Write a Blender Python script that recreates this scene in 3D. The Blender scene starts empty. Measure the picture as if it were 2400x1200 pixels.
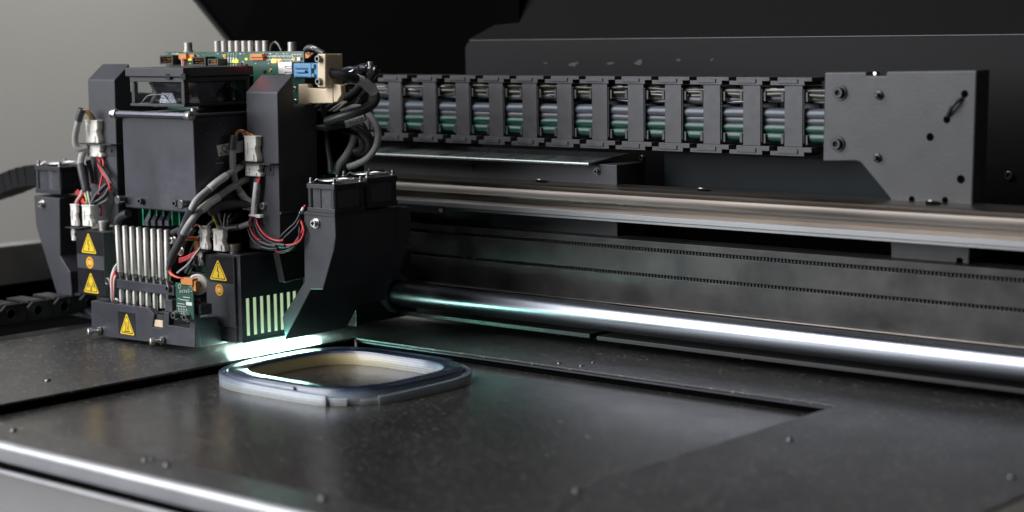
import bpy, bmesh, math, random
from mathutils import Vector, Matrix
random.seed(7)
S = 0.001                                   # the script is written in millimetres
sc = bpy.context.scene

# ------------------------------------------------------------------ camera
F_PX, YAW, PIT, ROL = 4266.856, 0.713473714, 0.122001221, -0.0139408144
CAM = Vector((1173.3, -1136.2, 272.0))
_cy, _sy, _cp, _sp = math.cos(YAW), math.sin(YAW), math.cos(PIT), math.sin(PIT)
FWD = Vector((-_sy*_cp, _cy*_cp, -_sp)); _R = Vector((_cy, _sy, 0)); _U = _R.cross(FWD)
_c, _s = math.cos(ROL), math.sin(ROL)
RGT = _R*_c + _U*_s; UP = _R*(-_s) + _U*_c
cd = bpy.data.cameras.new('camera'); cam = bpy.data.objects.new('camera', cd); sc.collection.objects.link(cam)
cam.matrix_world = Matrix(((RGT.x, UP.x, -FWD.x, CAM.x*S), (RGT.y, UP.y, -FWD.y, CAM.y*S), (RGT.z, UP.z, -FWD.z, CAM.z*S), (0, 0, 0, 1)))
cd.sensor_width = 36; cd.lens = F_PX/2400*36; cd.clip_start = 0.02; cd.clip_end = 60
cd.dof.use_dof = True; cd.dof.focus_distance = 1.59; cd.dof.aperture_fstop = 4.6
sc.camera = cam

# ------------------------------------------------------------------ light
w = bpy.data.worlds.new('World'); sc.world = w; w.use_nodes = True
w.node_tree.nodes['Background'].inputs[0].default_value = (0.80, 0.82, 0.9, 1)
w.node_tree.nodes['Background'].inputs[1].default_value = 0.04
sc.view_settings.view_transform = 'Standard'; sc.view_settings.look = 'None'
sc.view_settings.exposure = 0.10; sc.view_settings.gamma = 1; sc.view_settings.use_curve_mapping = False
sc.cycles.use_denoising = True
sc.cycles.max_bounces = 8
sc.cycles.sample_clamp_indirect = 6

def area(name, loc, tgt, sx, sy, energy, col):
    l = bpy.data.lights.new(name, 'AREA'); l.shape = 'RECTANGLE'; l.size = sx*S; l.size_y = sy*S
    l.energy = energy; l.color = col
    o = bpy.data.objects.new(name, l); sc.collection.objects.link(o)
    loc = Vector(loc)*S; tgt = Vector(tgt)*S
    o.location = loc; o.rotation_euler = (tgt-loc).to_track_quat('-Z', 'Y').to_euler()
    return o
area('window_light', (-850, -1500, 1150), (0, 0, 60), 1600, 2300, 84, (0.93, 0.95, 1.0))
area('wall_fill_light', (-2300, 2000, 1700), (-3200, 1500, 0), 1200, 1200, 23, (1.0, 0.975, 0.92))  # unseen area light added to brighten the room wall
area('side_fill_light', (1500, -900, 1700), (400, 100, 0), 900, 900, 2.2, (1.0, 0.95, 0.9))  # unseen fill from the right, added to lift the sides facing it
area('cure_lamp_light', (-40, -64, 7.2), (-40, -64, 0), 26, 96, 1.3, (0.62, 1.0, 0.86))

area('cure_lamp_edge', (-23.5, -70, 4.6), (100, -70, 3.4), 74, 5, 0.15, (0.30, 1.0, 0.80))
pl_ = bpy.data.lights.new('led_light', 'POINT'); pl_.energy = .0035; pl_.color = (1, .05, .02); pl_.shadow_soft_size = .002
po_ = bpy.data.objects.new('led_light', pl_); sc.collection.objects.link(po_); po_.location = (-.0525, -.072, .2515)
def P(px, py, X=None, Y=None, Z=None):
    """the point (mm) of a known plane of the machine seen at a photo pixel"""
    d = FWD + RGT*((px-1200)/F_PX) - UP*((py-600)/F_PX)
    if X is not None: t = (X-CAM.x)/d.x
    elif Y is not None: t = (Y-CAM.y)/d.y
    else: t = (Z-CAM.z)/d.z
    return CAM + d*t
def xz(pts, Y): return [(p.x, p.z) for p in (P(a, b, Y=Y) for a, b in pts)]
def yz(pts, X): return [(p.y, p.z) for p in (P(a, b, X=X) for a, b in pts)]
def zat(py, Y, px=1600): return P(px, py, Y=Y).z

# ------------------------------------------------------------------ materials
def mat(name, col, rough=0.5, metal=0.0, spec=0.5, var=0.15, vscale=30, bump=0.0, bscale=900, emit=None, estr=0,
        fleck=0.0, fscale=900, coat=0.0, trans=0.0, sss=0.0, rvar=0.0, stretch=None, dust=0.0, aniso=0.0, sheen=0.0):
    m = bpy.data.materials.new(name); m.use_nodes = True
    nt = m.node_tree; N = nt.nodes; L = nt.links; b = N['Principled BSDF']
    b.inputs['Roughness'].default_value = rough; b.inputs['Metallic'].default_value = metal
    b.inputs['Specular IOR Level'].default_value = spec
    b.inputs['Coat Weight'].default_value = coat; b.inputs['Coat Roughness'].default_value = 0.08
    b.inputs['Transmission Weight'].default_value = trans
    b.inputs['Anisotropic'].default_value = aniso
    if sss: b.inputs['Subsurface Weight'].default_value = sss; b.inputs['Subsurface Radius'].default_value = (.006, .006, .005); b.inputs['Subsurface Scale'].default_value = 1
    col4 = (*col, 1)
    tc = N.new('ShaderNodeTexCoord'); mp = N.new('ShaderNodeMapping'); L.new(tc.outputs['Object'], mp.inputs['Vector'])
    if stretch: mp.inputs['Scale'].default_value = stretch
    def noise(scale, detail=4, rough=.55):
        n = N.new('ShaderNodeTexNoise'); n.inputs['Scale'].default_value = scale; n.inputs['Detail'].default_value = detail
        n.inputs['Roughness'].default_value = rough; L.new(mp.outputs[0], n.inputs['Vector']); return n
    def mix(fac, a, bb, blend='MIX'):
        x = N.new('ShaderNodeMix'); x.data_type = 'RGBA'; x.blend_type = blend
        if isinstance(fac, float): x.inputs[0].default_value = fac
        else: L.new(fac, x.inputs[0])
        for i, v in ((6, a), (7, bb)):
            if isinstance(v, tuple): x.inputs[i].default_value = v
            else: L.new(v, x.inputs[i])
        return x.outputs[2]
    def ramp(src, p0, p1):
        r = N.new('ShaderNodeValToRGB'); r.color_ramp.elements[0].position = p0; r.color_ramp.elements[1].position = p1
        L.new(src, r.inputs[0]); return r.outputs[0]
    cur = None
    if var:
        n = noise(vscale, 5)
        a = tuple(c*(1-var) for c in col)+(1,); bb = tuple(min(1, c*(1+var)) for c in col)+(1,)
        cur = mix(ramp(n.outputs[0], .3, .7), a, bb)
    if dust:
        n = noise(12, 8, .7); n2 = noise(140, 3)
        mm = N.new('ShaderNodeMath'); mm.operation = 'MULTIPLY'; L.new(ramp(n.outputs[0], .5, .75), mm.inputs[0]); L.new(ramp(n2.outputs[0], .4, .7), mm.inputs[1])
        m2 = N.new('ShaderNodeMath'); m2.operation = 'MULTIPLY'; m2.inputs[1].default_value = dust; L.new(mm.outputs[0], m2.inputs[0])
        cur = mix(m2.outputs[0], cur or col4, (.35, .34, .33, 1))
    if fleck:
        n = noise(fscale, 2, .6)
        f = N.new('ShaderNodeMath'); f.operation = 'MULTIPLY'; f.inputs[1].default_value = fleck; L.new(ramp(n.outputs[0], .60, .72), f.inputs[0])
        cur = mix(f.outputs[0], cur or col4, (.5, .47, .4, 1))
    if cur is not None: L.new(cur, b.inputs['Base Color'])
    else: b.inputs['Base Color'].default_value = col4
    if rvar:
        n = noise(vscale*1.7, 6, .65)
        mr = N.new('ShaderNodeMapRange'); mr.inputs[1].default_value = .3; mr.inputs[2].default_value = .7
        mr.inputs[3].default_value = max(.02, rough-rvar); mr.inputs[4].default_value = min(1, rough+rvar)
        L.new(n.outputs[0], mr.inputs[0]); L.new(mr.outputs[0], b.inputs['Roughness'])
    if bump:
        n = noise(bscale, 3); bp = N.new('ShaderNodeBump'); bp.inputs['Strength'].default_value = bump; bp.inputs['Distance'].default_value = .0004
        L.new(n.outputs[0], bp.inputs['Height']); L.new(bp.outputs[0], b.inputs['Normal'])
    if emit: b.inputs['Emission Color'].default_value = (*emit, 1); b.inputs['Emission Strength'].default_value = estr
    return m

M = {}
M['powder'] = mat('black_powder_coat', (.036, .036, .041), .48, var=.12, vscale=25, bump=.35, bscale=1300, rvar=.06, dust=.10)
M['powder_glossy'] = mat('black_satin_paint', (.032, .032, .037), .38, var=.15, vscale=20, bump=.15, bscale=1500, rvar=.08, dust=.06)
M['anodised'] = mat('dark_anodised_aluminium', (.036, .036, .045), .40, metal=.12, var=.35, vscale=18, bump=.12, bscale=1800, rvar=.1, dust=.12)
M['deck'] = mat('flecked_black_deck_paint', (.030, .029, .029), .34, var=.12, vscale=9, bump=.30, bscale=1100, fleck=.45, fscale=330, rvar=.04, dust=.05)
M['bed'] = mat('build_tray_black_metal', (.034, .032, .030), .22, spec=.9, metal=.2, var=.10, vscale=14, bump=.12, bscale=1400, fleck=.45, fscale=300, rvar=.035, dust=.06)
M['plastic'] = mat('black_plastic', (.022, .022, .024), .42, var=.12, bump=.1, bscale=900)
M['matt_black'] = mat('matt_black_plastic', (.007, .007, .007), .6, spec=.12)
M['matt_dark'] = mat('worn_black_plastic', (.014, .0135, .013), .42, var=.3, vscale=60)
M['chain'] = mat('dark_grey_chain_plastic', (.047, .0455, .048), .42, var=.25, vscale=60, bump=.12, bscale=900, rvar=.1)
M['rubber'] = mat('black_cable_sheath', (.028, .028, .030), .42, var=.15, bump=.15, bscale=500)
M['grey_sheath'] = mat('grey_cable_sheath', (.30, .293, .28), .5, var=.15, vscale=60, bump=.15, bscale=700)
M['shrink'] = mat('heat_shrink_sleeve', (.045, .046, .050), .42, var=.15, bump=.25, bscale=300)
M['label_sleeve'] = mat('pale_label_sleeve', (.64, .63, .60), .45, var=.08, vscale=60)
M['white_sleeve'] = mat('white_label_sleeve', (.70, .70, .70), .4, var=.05, vscale=60)
M['nylon'] = mat('white_nylon_connector', (.80, .77, .69), .34, var=.10, vscale=70, sss=.5)
M['steel'] = mat('brushed_steel', (.70, .68, .64), .34, metal=1, var=.15, vscale=80, bump=.1, bscale=600, rvar=.08)
M['tube_steel'] = mat('satin_steel_tube', (.42, .40, .37), .52, metal=1, var=.15, vscale=120, stretch=(1, 1, .15), rvar=.08)
M['dark_steel'] = mat('blackened_steel_screw', (.16, .16, .16), .32, metal=.9, var=.1)
M['black_bolt'] = mat('black_oxide_bolt', (.05, .05, .05), .4, metal=.6, var=.2)
M['bar_metal'] = mat('blue_grey_bar_metal', (.16, .165, .19), .28, metal=.7, var=.1)
M['hole'] = mat('dark_recess', (.006, .006, .006), .8, var=0)
M['chrome'] = mat('ground_steel_rod', (.34, .355, .39), .30, metal=1, var=.06, vscale=40, stretch=(.08, 1, 1), rvar=.05, aniso=.3)
M['rail'] = mat('worn_brown_steel_rail', (.24, .213, .188), .40, metal=1, var=.6, vscale=38, stretch=(.06, 1, 1), rvar=.1, bump=.1, bscale=150)
M['rail_pale'] = mat('pale_aluminium_strip', (.28, .28, .28), .45, metal=.8, var=.12, vscale=50, stretch=(.1, 1, 1), rvar=.06)
M['beam'] = mat('dark_beam_steel', (.040, .038, .036), .42, metal=.4, var=.5, vscale=30, bump=.15, bscale=500, rvar=.1)
M['galv'] = mat('galvanised_sheet', (.36, .39, .38), .32, metal=.9, var=.3, vscale=45, stretch=(1, .25, 1), rvar=.14, bump=.2, bscale=90)
M['galv_edge'] = mat('bright_galvanised_edge', (.42, .47, .45), .35, metal=.9, var=.1)
M['belt'] = mat('black_belt_rubber', (.035, .034, .033), .6, var=.1)
M['pcb'] = mat('green_circuit_board', (.012, .070, .042), .38, var=.25, vscale=110, coat=.2)
M['solder'] = mat('white_board_print', (.60, .63, .58), .4, var=.1)
M['gold'] = mat('gold_pins', (.75, .42, .12), .35, metal=1, var=0)
M['relay'] = mat('orange_terminal_plastic', (.55, .21, .055), .42, var=.12, vscale=90)
M['blue'] = mat('blue_plug_plastic', (.085, .235, .40), .42, var=.1, vscale=60, bump=.1, bscale=500)
M['cream'] = mat('cream_printed_plastic', (.62, .50, .34), .5, var=.06, vscale=60, bump=.3, bscale=700, sss=.2)
M['silver'] = mat('tinned_shell', (.66, .65, .62), .3, metal=.9, var=.1)
M['led_red'] = mat('lit_red_led', (.6, .05, .02), .4, var=0, emit=(1, .07, .02), estr=14)
M['led_orange'] = mat('lit_orange_led', (.7, .2, .02), .4, var=0, emit=(1, .35, .03), estr=10)
M['led_yellow'] = mat('lit_yellow_led', (.6, .6, .05), .4, var=0, emit=(.85, .80, .03), estr=1.3)
M['yellow'] = mat('yellow_sticker', (.78, .52, .012), .42, var=.05, vscale=60)
M['amber'] = mat('amber_sticker', (.80, .36, .008), .42, var=.05, vscale=60)
M['ink'] = mat('black_ink', (.012, .012, .012), .45, var=0)
M['sticker'] = mat('black_gloss_sticker', (.016, .016, .018), .22, var=.1, vscale=40, rvar=.06)
M['paper'] = mat('white_paper_label', (.85, .84, .80), .5, var=.05)
M['red_wire'] = mat('red_wire_sheath', (.50, .018, .025), .35, var=.1)
M['black_wire'] = mat('black_wire_sheath', (.018, .018, .02), .35, var=.1)
M['yellow_wire'] = mat('yellow_wire_sheath', (.72, .48, .02), .35, var=.08)
M['green_wire'] = mat('green_wire_sheath', (.015, .20, .10), .35, var=.1)
M['orange_wire'] = mat('orange_wire_sheath', (.75, .17, .02), .35, var=.08)
M['brown_wire'] = mat('brown_wire_sheath', (.20, .07, .035), .35, var=.1)
M['white_wire'] = mat('white_wire_sheath', (.60, .58, .54), .4, var=.1)
M['clear'] = mat('clear_fan_shroud', (.80, .82, .85), .06, var=0, trans=1, spec=.25)
M['smoked'] = mat('smoked_fan_wall', (.055, .056, .062), .25, var=.2, vscale=40, rvar=.08)
M['slot_glow'] = mat('lit_lamp_core', (.3, .4, .3), .5, var=0, emit=(.56, .74, .42), estr=.62)
M['cure_glow'] = mat('lit_cure_window', (.8, 1, .9), .5, var=0, emit=(.75, 1.0, .88), estr=14)
M['grey_hose'] = mat('dark_grey_hose', (.07, .068, .07), .4)
M['green_hose'] = mat('green_fluid_hose', (.004, .042, .029), .36, var=.15, vscale=60)
M['blue_hose'] = mat('blue_grey_hose', (.065, .075, .092), .36, var=.12, vscale=60)
M['violet_hose'] = mat('violet_grey_hose', (.075, .072, .082), .42, var=.1, vscale=60)
M['yellow_hose'] = mat('clear_yellow_tube', (.055, .051, .032), .25, var=.3, vscale=60)
M['black_hose'] = mat('black_gloss_hose', (.02, .02, .022), .2, var=.1, coat=.5)
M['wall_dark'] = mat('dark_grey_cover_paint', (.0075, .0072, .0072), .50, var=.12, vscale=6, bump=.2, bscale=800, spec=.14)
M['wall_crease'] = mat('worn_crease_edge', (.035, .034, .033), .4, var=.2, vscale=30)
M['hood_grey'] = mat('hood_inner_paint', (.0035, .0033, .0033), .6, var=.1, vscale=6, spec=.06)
M['hood_black'] = mat('shaded_hood_black', (.0012, .0012, .0012), .9, var=.1, vscale=6, spec=.02)  # black cut to near zero, standing in for shade inside the hood
M['blue_panel'] = mat('dark_teal_painted_panel', (.008, .013, .015), .5, var=.15, vscale=8, spec=.16)
M['panel'] = mat('textured_charcoal_panel', (.050, .049, .050), .46, var=.12, vscale=30, bump=.22, bscale=420, rvar=.05)
M['body_grey'] = mat('taupe_body_paint', (.24, .23, .212), .6, var=.08, vscale=10)
M['front_panel'] = mat('warm_grey_front_panel', (.072, .065, .061), .42, var=.08, vscale=7, rvar=.08)
M['front_edge'] = mat('pale_polished_edge', (.40, .40, .41), .34, metal=.5, var=.1, vscale=40)
M['room'] = mat('grey_room_wall_paint', (.50, .495, .47), .9, var=.03, vscale=1)
M['seal'] = mat('blue_grey_felt_seal', (.035, .05, .06), .85, var=.4, vscale=120, bump=1, bscale=200)
M['bronze'] = mat('white_nylon_roller', (.62, .60, .55), .4, var=.06)

def ring_material(warm=False):
    m = bpy.data.materials.new('milky_resin'); m.use_nodes = True; nt = m.node_tree; N = nt.nodes; L = nt.links; b = N['Principled BSDF']
    tc = N.new('ShaderNodeTexCoord'); sp = N.new('ShaderNodeSeparateXYZ'); L.new(tc.outputs['Object'], sp.inputs[0])
    mr = N.new('ShaderNodeMapRange'); mr.inputs[1].default_value = 0; mr.inputs[2].default_value = .012; L.new(sp.outputs['Z'], mr.inputs[0])
    r = N.new('ShaderNodeValToRGB'); e = r.color_ramp.elements
    e[0].position = 0; e[0].color = (.24, .245, .22, 1); e[1].position = 1; e[1].color = (.012, .018, .034, 1)
    k = e.new(.45); k.color = (.26, .295, .32, 1); k = e.new(.74); k.color = (.15, .185, .24, 1); k = e.new(.92); k.color = (.035, .05, .095, 1)
    L.new(mr.outputs[0], r.inputs[0])
    w_ = N.new('ShaderNodeTexWave'); w_.bands_direction = 'Z'; w_.inputs['Scale'].default_value = 600; w_.inputs['Distortion'].default_value = .6; L.new(tc.outputs['Object'], w_.inputs[0])
    w2 = N.new('ShaderNodeTexNoise'); w2.inputs['Scale'].default_value = 500; L.new(tc.outputs['Object'], w2.inputs['Vector'])
    ad = N.new('ShaderNodeMath'); L.new(w_.outputs['Fac'], ad.inputs[0]); L.new(w2.outputs['Fac'], ad.inputs[1])
    bp = N.new('ShaderNodeBump'); bp.inputs['Strength'].default_value = .22; bp.inputs['Distance'].default_value = .0002
    L.new(ad.outputs[0], bp.inputs['Height']); L.new(bp.outputs[0], b.inputs['Normal'])
    n3 = N.new('ShaderNodeTexNoise'); n3.inputs['Scale'].default_value = 260; n3.inputs['Detail'].default_value = 3; L.new(tc.outputs['Object'], n3.inputs['Vector'])
    w3 = N.new('ShaderNodeTexWave'); w3.bands_direction = 'Z'; w3.inputs['Scale'].default_value = 150; w3.inputs['Distortion'].default_value = .4; L.new(tc.outputs['Object'], w3.inputs[0])
    a3 = N.new('ShaderNodeMath'); L.new(n3.outputs['Fac'], a3.inputs[0]); L.new(w3.outputs['Fac'], a3.inputs[1])
    m3 = N.new('ShaderNodeMapRange'); m3.inputs[1].default_value = .3; m3.inputs[2].default_value = 1.7; m3.inputs[3].default_value = .70; m3.inputs[4].default_value = 1.25; L.new(a3.outputs[0], m3.inputs[0])
    x3 = N.new('ShaderNodeMix'); x3.data_type = 'RGBA'; x3.blend_type = 'MULTIPLY'; x3.inputs[0].default_value = 1; L.new(r.outputs[0], x3.inputs[6]); L.new(m3.outputs[0], x3.inputs[7])
    if warm:                                             # lamp glow on the low-X side, painted in as a warm tint
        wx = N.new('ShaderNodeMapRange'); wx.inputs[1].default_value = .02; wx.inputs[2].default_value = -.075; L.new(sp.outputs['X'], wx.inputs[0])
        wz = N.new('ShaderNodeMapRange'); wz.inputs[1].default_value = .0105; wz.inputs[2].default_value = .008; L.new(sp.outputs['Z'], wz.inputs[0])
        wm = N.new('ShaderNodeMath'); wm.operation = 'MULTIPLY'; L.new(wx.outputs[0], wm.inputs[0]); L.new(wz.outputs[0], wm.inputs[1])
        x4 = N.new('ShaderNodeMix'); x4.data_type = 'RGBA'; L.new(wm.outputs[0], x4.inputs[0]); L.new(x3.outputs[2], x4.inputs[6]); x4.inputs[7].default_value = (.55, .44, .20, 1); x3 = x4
    L.new(x3.outputs[2], b.inputs['Base Color']); b.inputs['Roughness'].default_value = .28
    b.inputs['Subsurface Weight'].default_value = .15; b.inputs['Subsurface Radius'].default_value = (.005, .0055, .005); b.inputs['Subsurface Scale'].default_value = 1
    b.inputs['Coat Weight'].default_value = .6; b.inputs['Coat Roughness'].default_value = .15
    return m
M['resin'] = ring_material(); M['resin_lamp_tint'] = ring_material(True)

# ------------------------------------------------------------------ mesh builder (mm)
def crom(pts, sub=8):
    pts = [Vector(p) for p in pts]
    if len(pts) < 3: return pts
    out = []
    q = [pts[0]*2-pts[1]] + pts + [pts[-1]*2-pts[-2]]
    for i in range(1, len(q)-2):
        a, b, c, d = q[i-1], q[i], q[i+1], q[i+2]
        for k in range(sub):
            t = k/sub
            out.append(.5*((2*b)+(c-a)*t+(2*a-5*b+4*c-d)*t*t+(3*b-a-3*c+d)*t**3))
    out.append(pts[-1]); return out
class MB:
    def __init__(s): s.v = []; s.f = []; s.mi = []; s.m = 0
    def add(s, vs, fs):
        o = len(s.v); s.v += [Vector(p) for p in vs]
        for f in fs: s.f.append([i+o for i in f]); s.mi.append(s.m)
        return s
    def box(s, x0, x1, y0, y1, z0, z1):
        x0, x1 = sorted((x0, x1)); y0, y1 = sorted((y0, y1)); z0, z1 = sorted((z0, z1))
        v = [(x, y, z) for x in (x0, x1) for y in (y0, y1) for z in (z0, z1)]
        return s.add(v, [(0, 1, 3, 2), (4, 6, 7, 5), (0, 4, 5, 1), (2, 3, 7, 6), (0, 2, 6, 4), (1, 5, 7, 3)])
    def prism(s, pts, ax, a0, a1):
        def mk(p, a): return {'X': (a, p[0], p[1]), 'Y': (p[0], a, p[1]), 'Z': (p[0], p[1], a)}[ax]
        n = len(pts); v = [mk(p, a0) for p in pts]+[mk(p, a1) for p in pts]
        fs = [tuple(range(n)), tuple(range(2*n-1, n-1, -1))]+[(i, i+n, (i+1) % n+n, (i+1) % n) for i in range(n)]
        return s.add(v, fs)
    def poly(s, pts): return s.add(pts, [tuple(range(len(pts)))])
    def lathe(s, base, axis, prof, n=28):
        base = Vector(base); ax = Vector(axis).normalized(); u = ax.orthogonal().normalized(); w_ = ax.cross(u)
        v = []; fs = []
        for r, h in prof:
            for k in range(n):
                a = 2*math.pi*k/n; v.append(base+ax*h+(u*math.cos(a)+w_*math.sin(a))*max(r, 1e-4))
        for i in range(len(prof)-1):
            for k in range(n):
                k2 = (k+1) % n; fs.append((i*n+k, i*n+k2, (i+1)*n+k2, (i+1)*n+k))
        if prof[0][0] > 1e-3: fs.append(tuple(range(n-1, -1, -1)))
        if prof[-1][0] > 1e-3: fs.append(tuple((len(prof)-1)*n+k for k in range(n)))
        return s.add(v, fs)
    def cyl(s, p0, p1, r, n=24):
        p0 = Vector(p0); p1 = Vector(p1); return s.lathe(p0, p1-p0, [(r, 0), (r, (p1-p0).length)], n)
    def tube(s, pts, r, n=12, sub=8, smooth=True):
        pts = crom(pts, sub) if smooth else [Vector(p) for p in pts]
        m = len(pts); v = []; fs = []
        t0 = (pts[1]-pts[0]).normalized(); u = t0.orthogonal().normalized()
        for i, p in enumerate(pts):
            t = (pts[min(i+1, m-1)]-pts[max(i-1, 0)]).normalized()
            u = (u-t*u.dot(t)).normalized(); w_ = t.cross(u)
            rr = r(i/(m-1)) if callable(r) else r
            for k in range(n):
                a = 2*math.pi*k/n; v.append(p+(u*math.cos(a)+w_*math.sin(a))*rr)
        for i in range(m-1):
            for k in range(n):
                k2 = (k+1) % n; fs.append((i*n+k, i*n+k2, (i+1)*n+k2, (i+1)*n+k))
        fs.append(tuple(range(n-1, -1, -1))); fs.append(tuple((m-1)*n+k for k in range(n)))
        return s.add(v, fs)
    def torus(s, c, axis, R, r, n=40, k=10, a0=0, a1=2*math.pi):
        c = Vector(c); ax = Vector(axis).normalized(); u = ax.orthogonal().normalized(); w_ = ax.cross(u)
        pts = [c+(u*math.cos(a0+(a1-a0)*i/n)+w_*math.sin(a0+(a1-a0)*i/n))*R for i in range(n+1)]
        return s.tube(pts, r, k, smooth=False)

W = {}
def put(o, parent, world):
    """link o at a world point (mm), under its thing"""
    sc.collection.objects.link(o); W[o.name] = Vector(world)
    if parent is not None: o.parent = parent; o.location = (Vector(world)-W[parent.name])*S
    else: o.location = Vector(world)*S
def build(mb, name, mats, parent=None, bevel=0.0, angle=38, seg=2, label=None):
    if not isinstance(mats, (list, tuple)): mats = [mats]
    lo = Vector([min(v[i] for v in mb.v) for i in range(3)]); hi = Vector([max(v[i] for v in mb.v) for i in range(3)])
    c = Vector(((lo.x+hi.x)/2, (lo.y+hi.y)/2, lo.z))
    me = bpy.data.meshes.new(name); me.from_pydata([tuple((v-c)*S) for v in mb.v], [], mb.f)
    for m in mats: me.materials.append(M[m] if isinstance(m, str) else m)
    me.polygons.foreach_set('material_index', mb.mi); me.update()
    bm = bmesh.new(); bm.from_mesh(me); bmesh.ops.recalc_face_normals(bm, faces=bm.faces); bm.to_mesh(me); bm.free()
    me.polygons.foreach_set('use_smooth', [True]*len(me.polygons)); me.set_sharp_from_angle(angle=math.radians(angle))
    o = bpy.data.objects.new(name, me); put(o, parent, c)
    if bevel:
        b = o.modifiers.new('bevel', 'BEVEL'); b.width = bevel*S; b.segments = seg; b.limit_method = 'ANGLE'; b.angle_limit = math.radians(30); b.harden_normals = True
    if label: o['label'] = label
    return o
def thing(name, label, cat, loc, group=None):
    o = bpy.data.objects.new(name, None); o.empty_display_size = .02; put(o, None, loc); o['label'] = label; o['category'] = cat
    if group: o['group'] = group
    return o
def tag(o, label, cat, group=None):
    o['label'] = label; o['category'] = cat
    if group: o['group'] = group
    return o
def struct(o): o['kind'] = 'structure'; return o
def text(body, size, org, xd, yd, m, name, parent, nrm=None, sx=1.0):
    """raised lettering: org lower left corner, xd and yd the reading and up directions"""
    cu = bpy.data.curves.new(name, 'FONT'); cu.body = body; cu.size = size*S; cu.extrude = .00003
    tmp = bpy.data.objects.new('t', cu); me = bpy.data.meshes.new_from_object(tmp); bpy.data.objects.remove(tmp)
    xd = Vector(xd).normalized(); yd = Vector(yd).normalized(); zd = xd.cross(yd)
    R = Matrix((xd*sx, yd, zd)).transposed()
    for v in me.vertices: v.co = R @ v.co
    me.materials.clear(); me.materials.append(M[m])
    o = bpy.data.objects.new(name, me); put(o, parent, org); return o
CAP = lambda r, h: [(r*1.0, 0), (r*1.02, h*.9), (r*.92, h), (r*.56, h), (r*.54, h*.45), (0, h*.45)]
def screw(base, axis, r, h, parent, name='screw', m='steel', washer=True, inner='hole'):
    mb = MB()
    if washer: mb.lathe(base, axis, [(r*1.45, 0), (r*1.45, r*.28), (r*.9, r*.28)], 20)
    b = Vector(base)+Vector(axis).normalized()*(r*.28 if washer else 0)
    mb.lathe(b, axis, CAP(r, h), 20)
    mb.m = 1; mb.lathe(b, axis, [(r*.5, h*.47), (0, h*.48)], 6)
    return build(mb, name, [m, inner], parent, angle=30)
FR = (0, -1, 0)
def tri_label(cx, z0, wd, ht, Y, kind, parent, bg=None, lean=0.0):
    """warning triangle on a front face at depth Y; bg = (x0,x1,z0,z1) of its dark backing"""
    mb = MB(); y = Y
    if bg: mb.m = 0; mb.box(bg[0], bg[1], y-.15, y+.05, bg[2], bg[3]); y -= .15
    def tri(k, ya, yb):
        c = (cx, z0+ht*.36); r_ = []
        P3 = [(cx-wd/2, z0), (cx+wd/2, z0), (cx, z0+ht)]
        P3 = [((p[0]-c[0])*k+c[0], (p[1]-c[1])*k+c[1]) for p in P3]
        out = []
        for i in range(3):
            a, b_, c_ = P3[i-1], P3[i], P3[(i+1) % 3]
            for t in (0, .5, 1):
                f = .10
                q0 = (b_[0]+(a[0]-b_[0])*f, b_[1]+(a[1]-b_[1])*f); q1 = (b_[0]+(c_[0]-b_[0])*f, b_[1]+(c_[1]-b_[1])*f)
                out.append(((1-t)**2*q0[0]+2*t*(1-t)*b_[0]+t*t*q1[0], (1-t)**2*q0[1]+2*t*(1-t)*b_[1]+t*t*q1[1]))
        mb.prism(out, 'Y', ya, yb)
    mb.m = 1; tri(1.0, y-.12, y+.05); mb.m = 2; tri(.84, y-.16, y-.05); mb.m = 1; tri(.74, y-.20, y-.1)
    mb.m = 2; ya, yb = y-.25, y-.15
    def q(pts): mb.prism([(cx+a*wd, z0+b_*ht) for a, b_ in pts], 'Y', ya, yb)
    if kind == 'bolt':
        q([(-.02, .68), (.03, .68), (-.01, .46), (-.07, .44)]); q([(-.07, .47), (-.07, .42), (.06, .36), (.06, .41)]); q([(.06, .40), (.02, .38), (-.01, .20), (.025, .20)])
        q([(-.05, .22), (.06, .24), (.01, .11)])
    elif kind == 'heat':
        q([(-.2, .12), (.2, .12), (.2, .17), (-.2, .17)])
        for k in (-.1, 0, .1):
            q([(k-.02, .2), (k+.02, .2), (k+.05, .32), (k+.01, .32)]); q([(k+.05, .32), (k+.01, .32), (k-.03, .46), (k+.0, .46)])
            q([(k-.03, .46), (k+.0, .46), (k+.03, .58), (k, .58)])
    else:
        q([(-.045, .1), (.045, .1), (.02, .38), (-.02, .38)])
        for s_ in (-1, 1):
            q([(s_*.07, .30), (s_*.11, .27), (s_*.14, .38), (s_*.11, .52), (s_*.085, .50), (s_*.10, .38)])
            q([(s_*.17, .24), (s_*.21, .22), (s_*.23, .36), (s_*.18, .56), (s_*.15, .55), (s_*.185, .38)])
    return build(mb, 'warning_label', ['sticker', 'yellow', 'ink'], parent)
def round_label(cx, cz, rx, Y, parent):
    mb = MB(); mb.m = 0; mb.cyl((cx, Y+.05, cz), (cx, Y-.15, cz), rx, 28)
    mb.m = 1; mb.cyl((cx, Y-.1, cz), (cx, Y-.25, cz), rx*.26, 18)
    mb.m = 2
    for k in range(5):
        for base in (50, 230):
            a = math.radians(base+k*20); c = Vector((cx+math.cos(a)*rx*.62, 0, cz+math.sin(a)*rx*.62))
            mb.box(c.x-.35, c.x+.35, Y-.25, Y-.12, c.z-.4, c.z+.4)
    return build(mb, 'round_label', ['amber', 'solder', 'ink'], parent)

# ------------------------------------------------------------------ room and machine body
mb = MB(); mb.box(-3200, -3100, -2500, 5000, -1200, 2600); mb.box(-3200, 3000, 4900, 5000, -1200, 2600)
struct(build(mb, 'room_wall', 'room'))
mb = MB(); mb.box(-3200, 3500, -3500, 5000, -1000, -960); struct(build(mb, 'room_floor', 'body_grey'))

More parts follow.
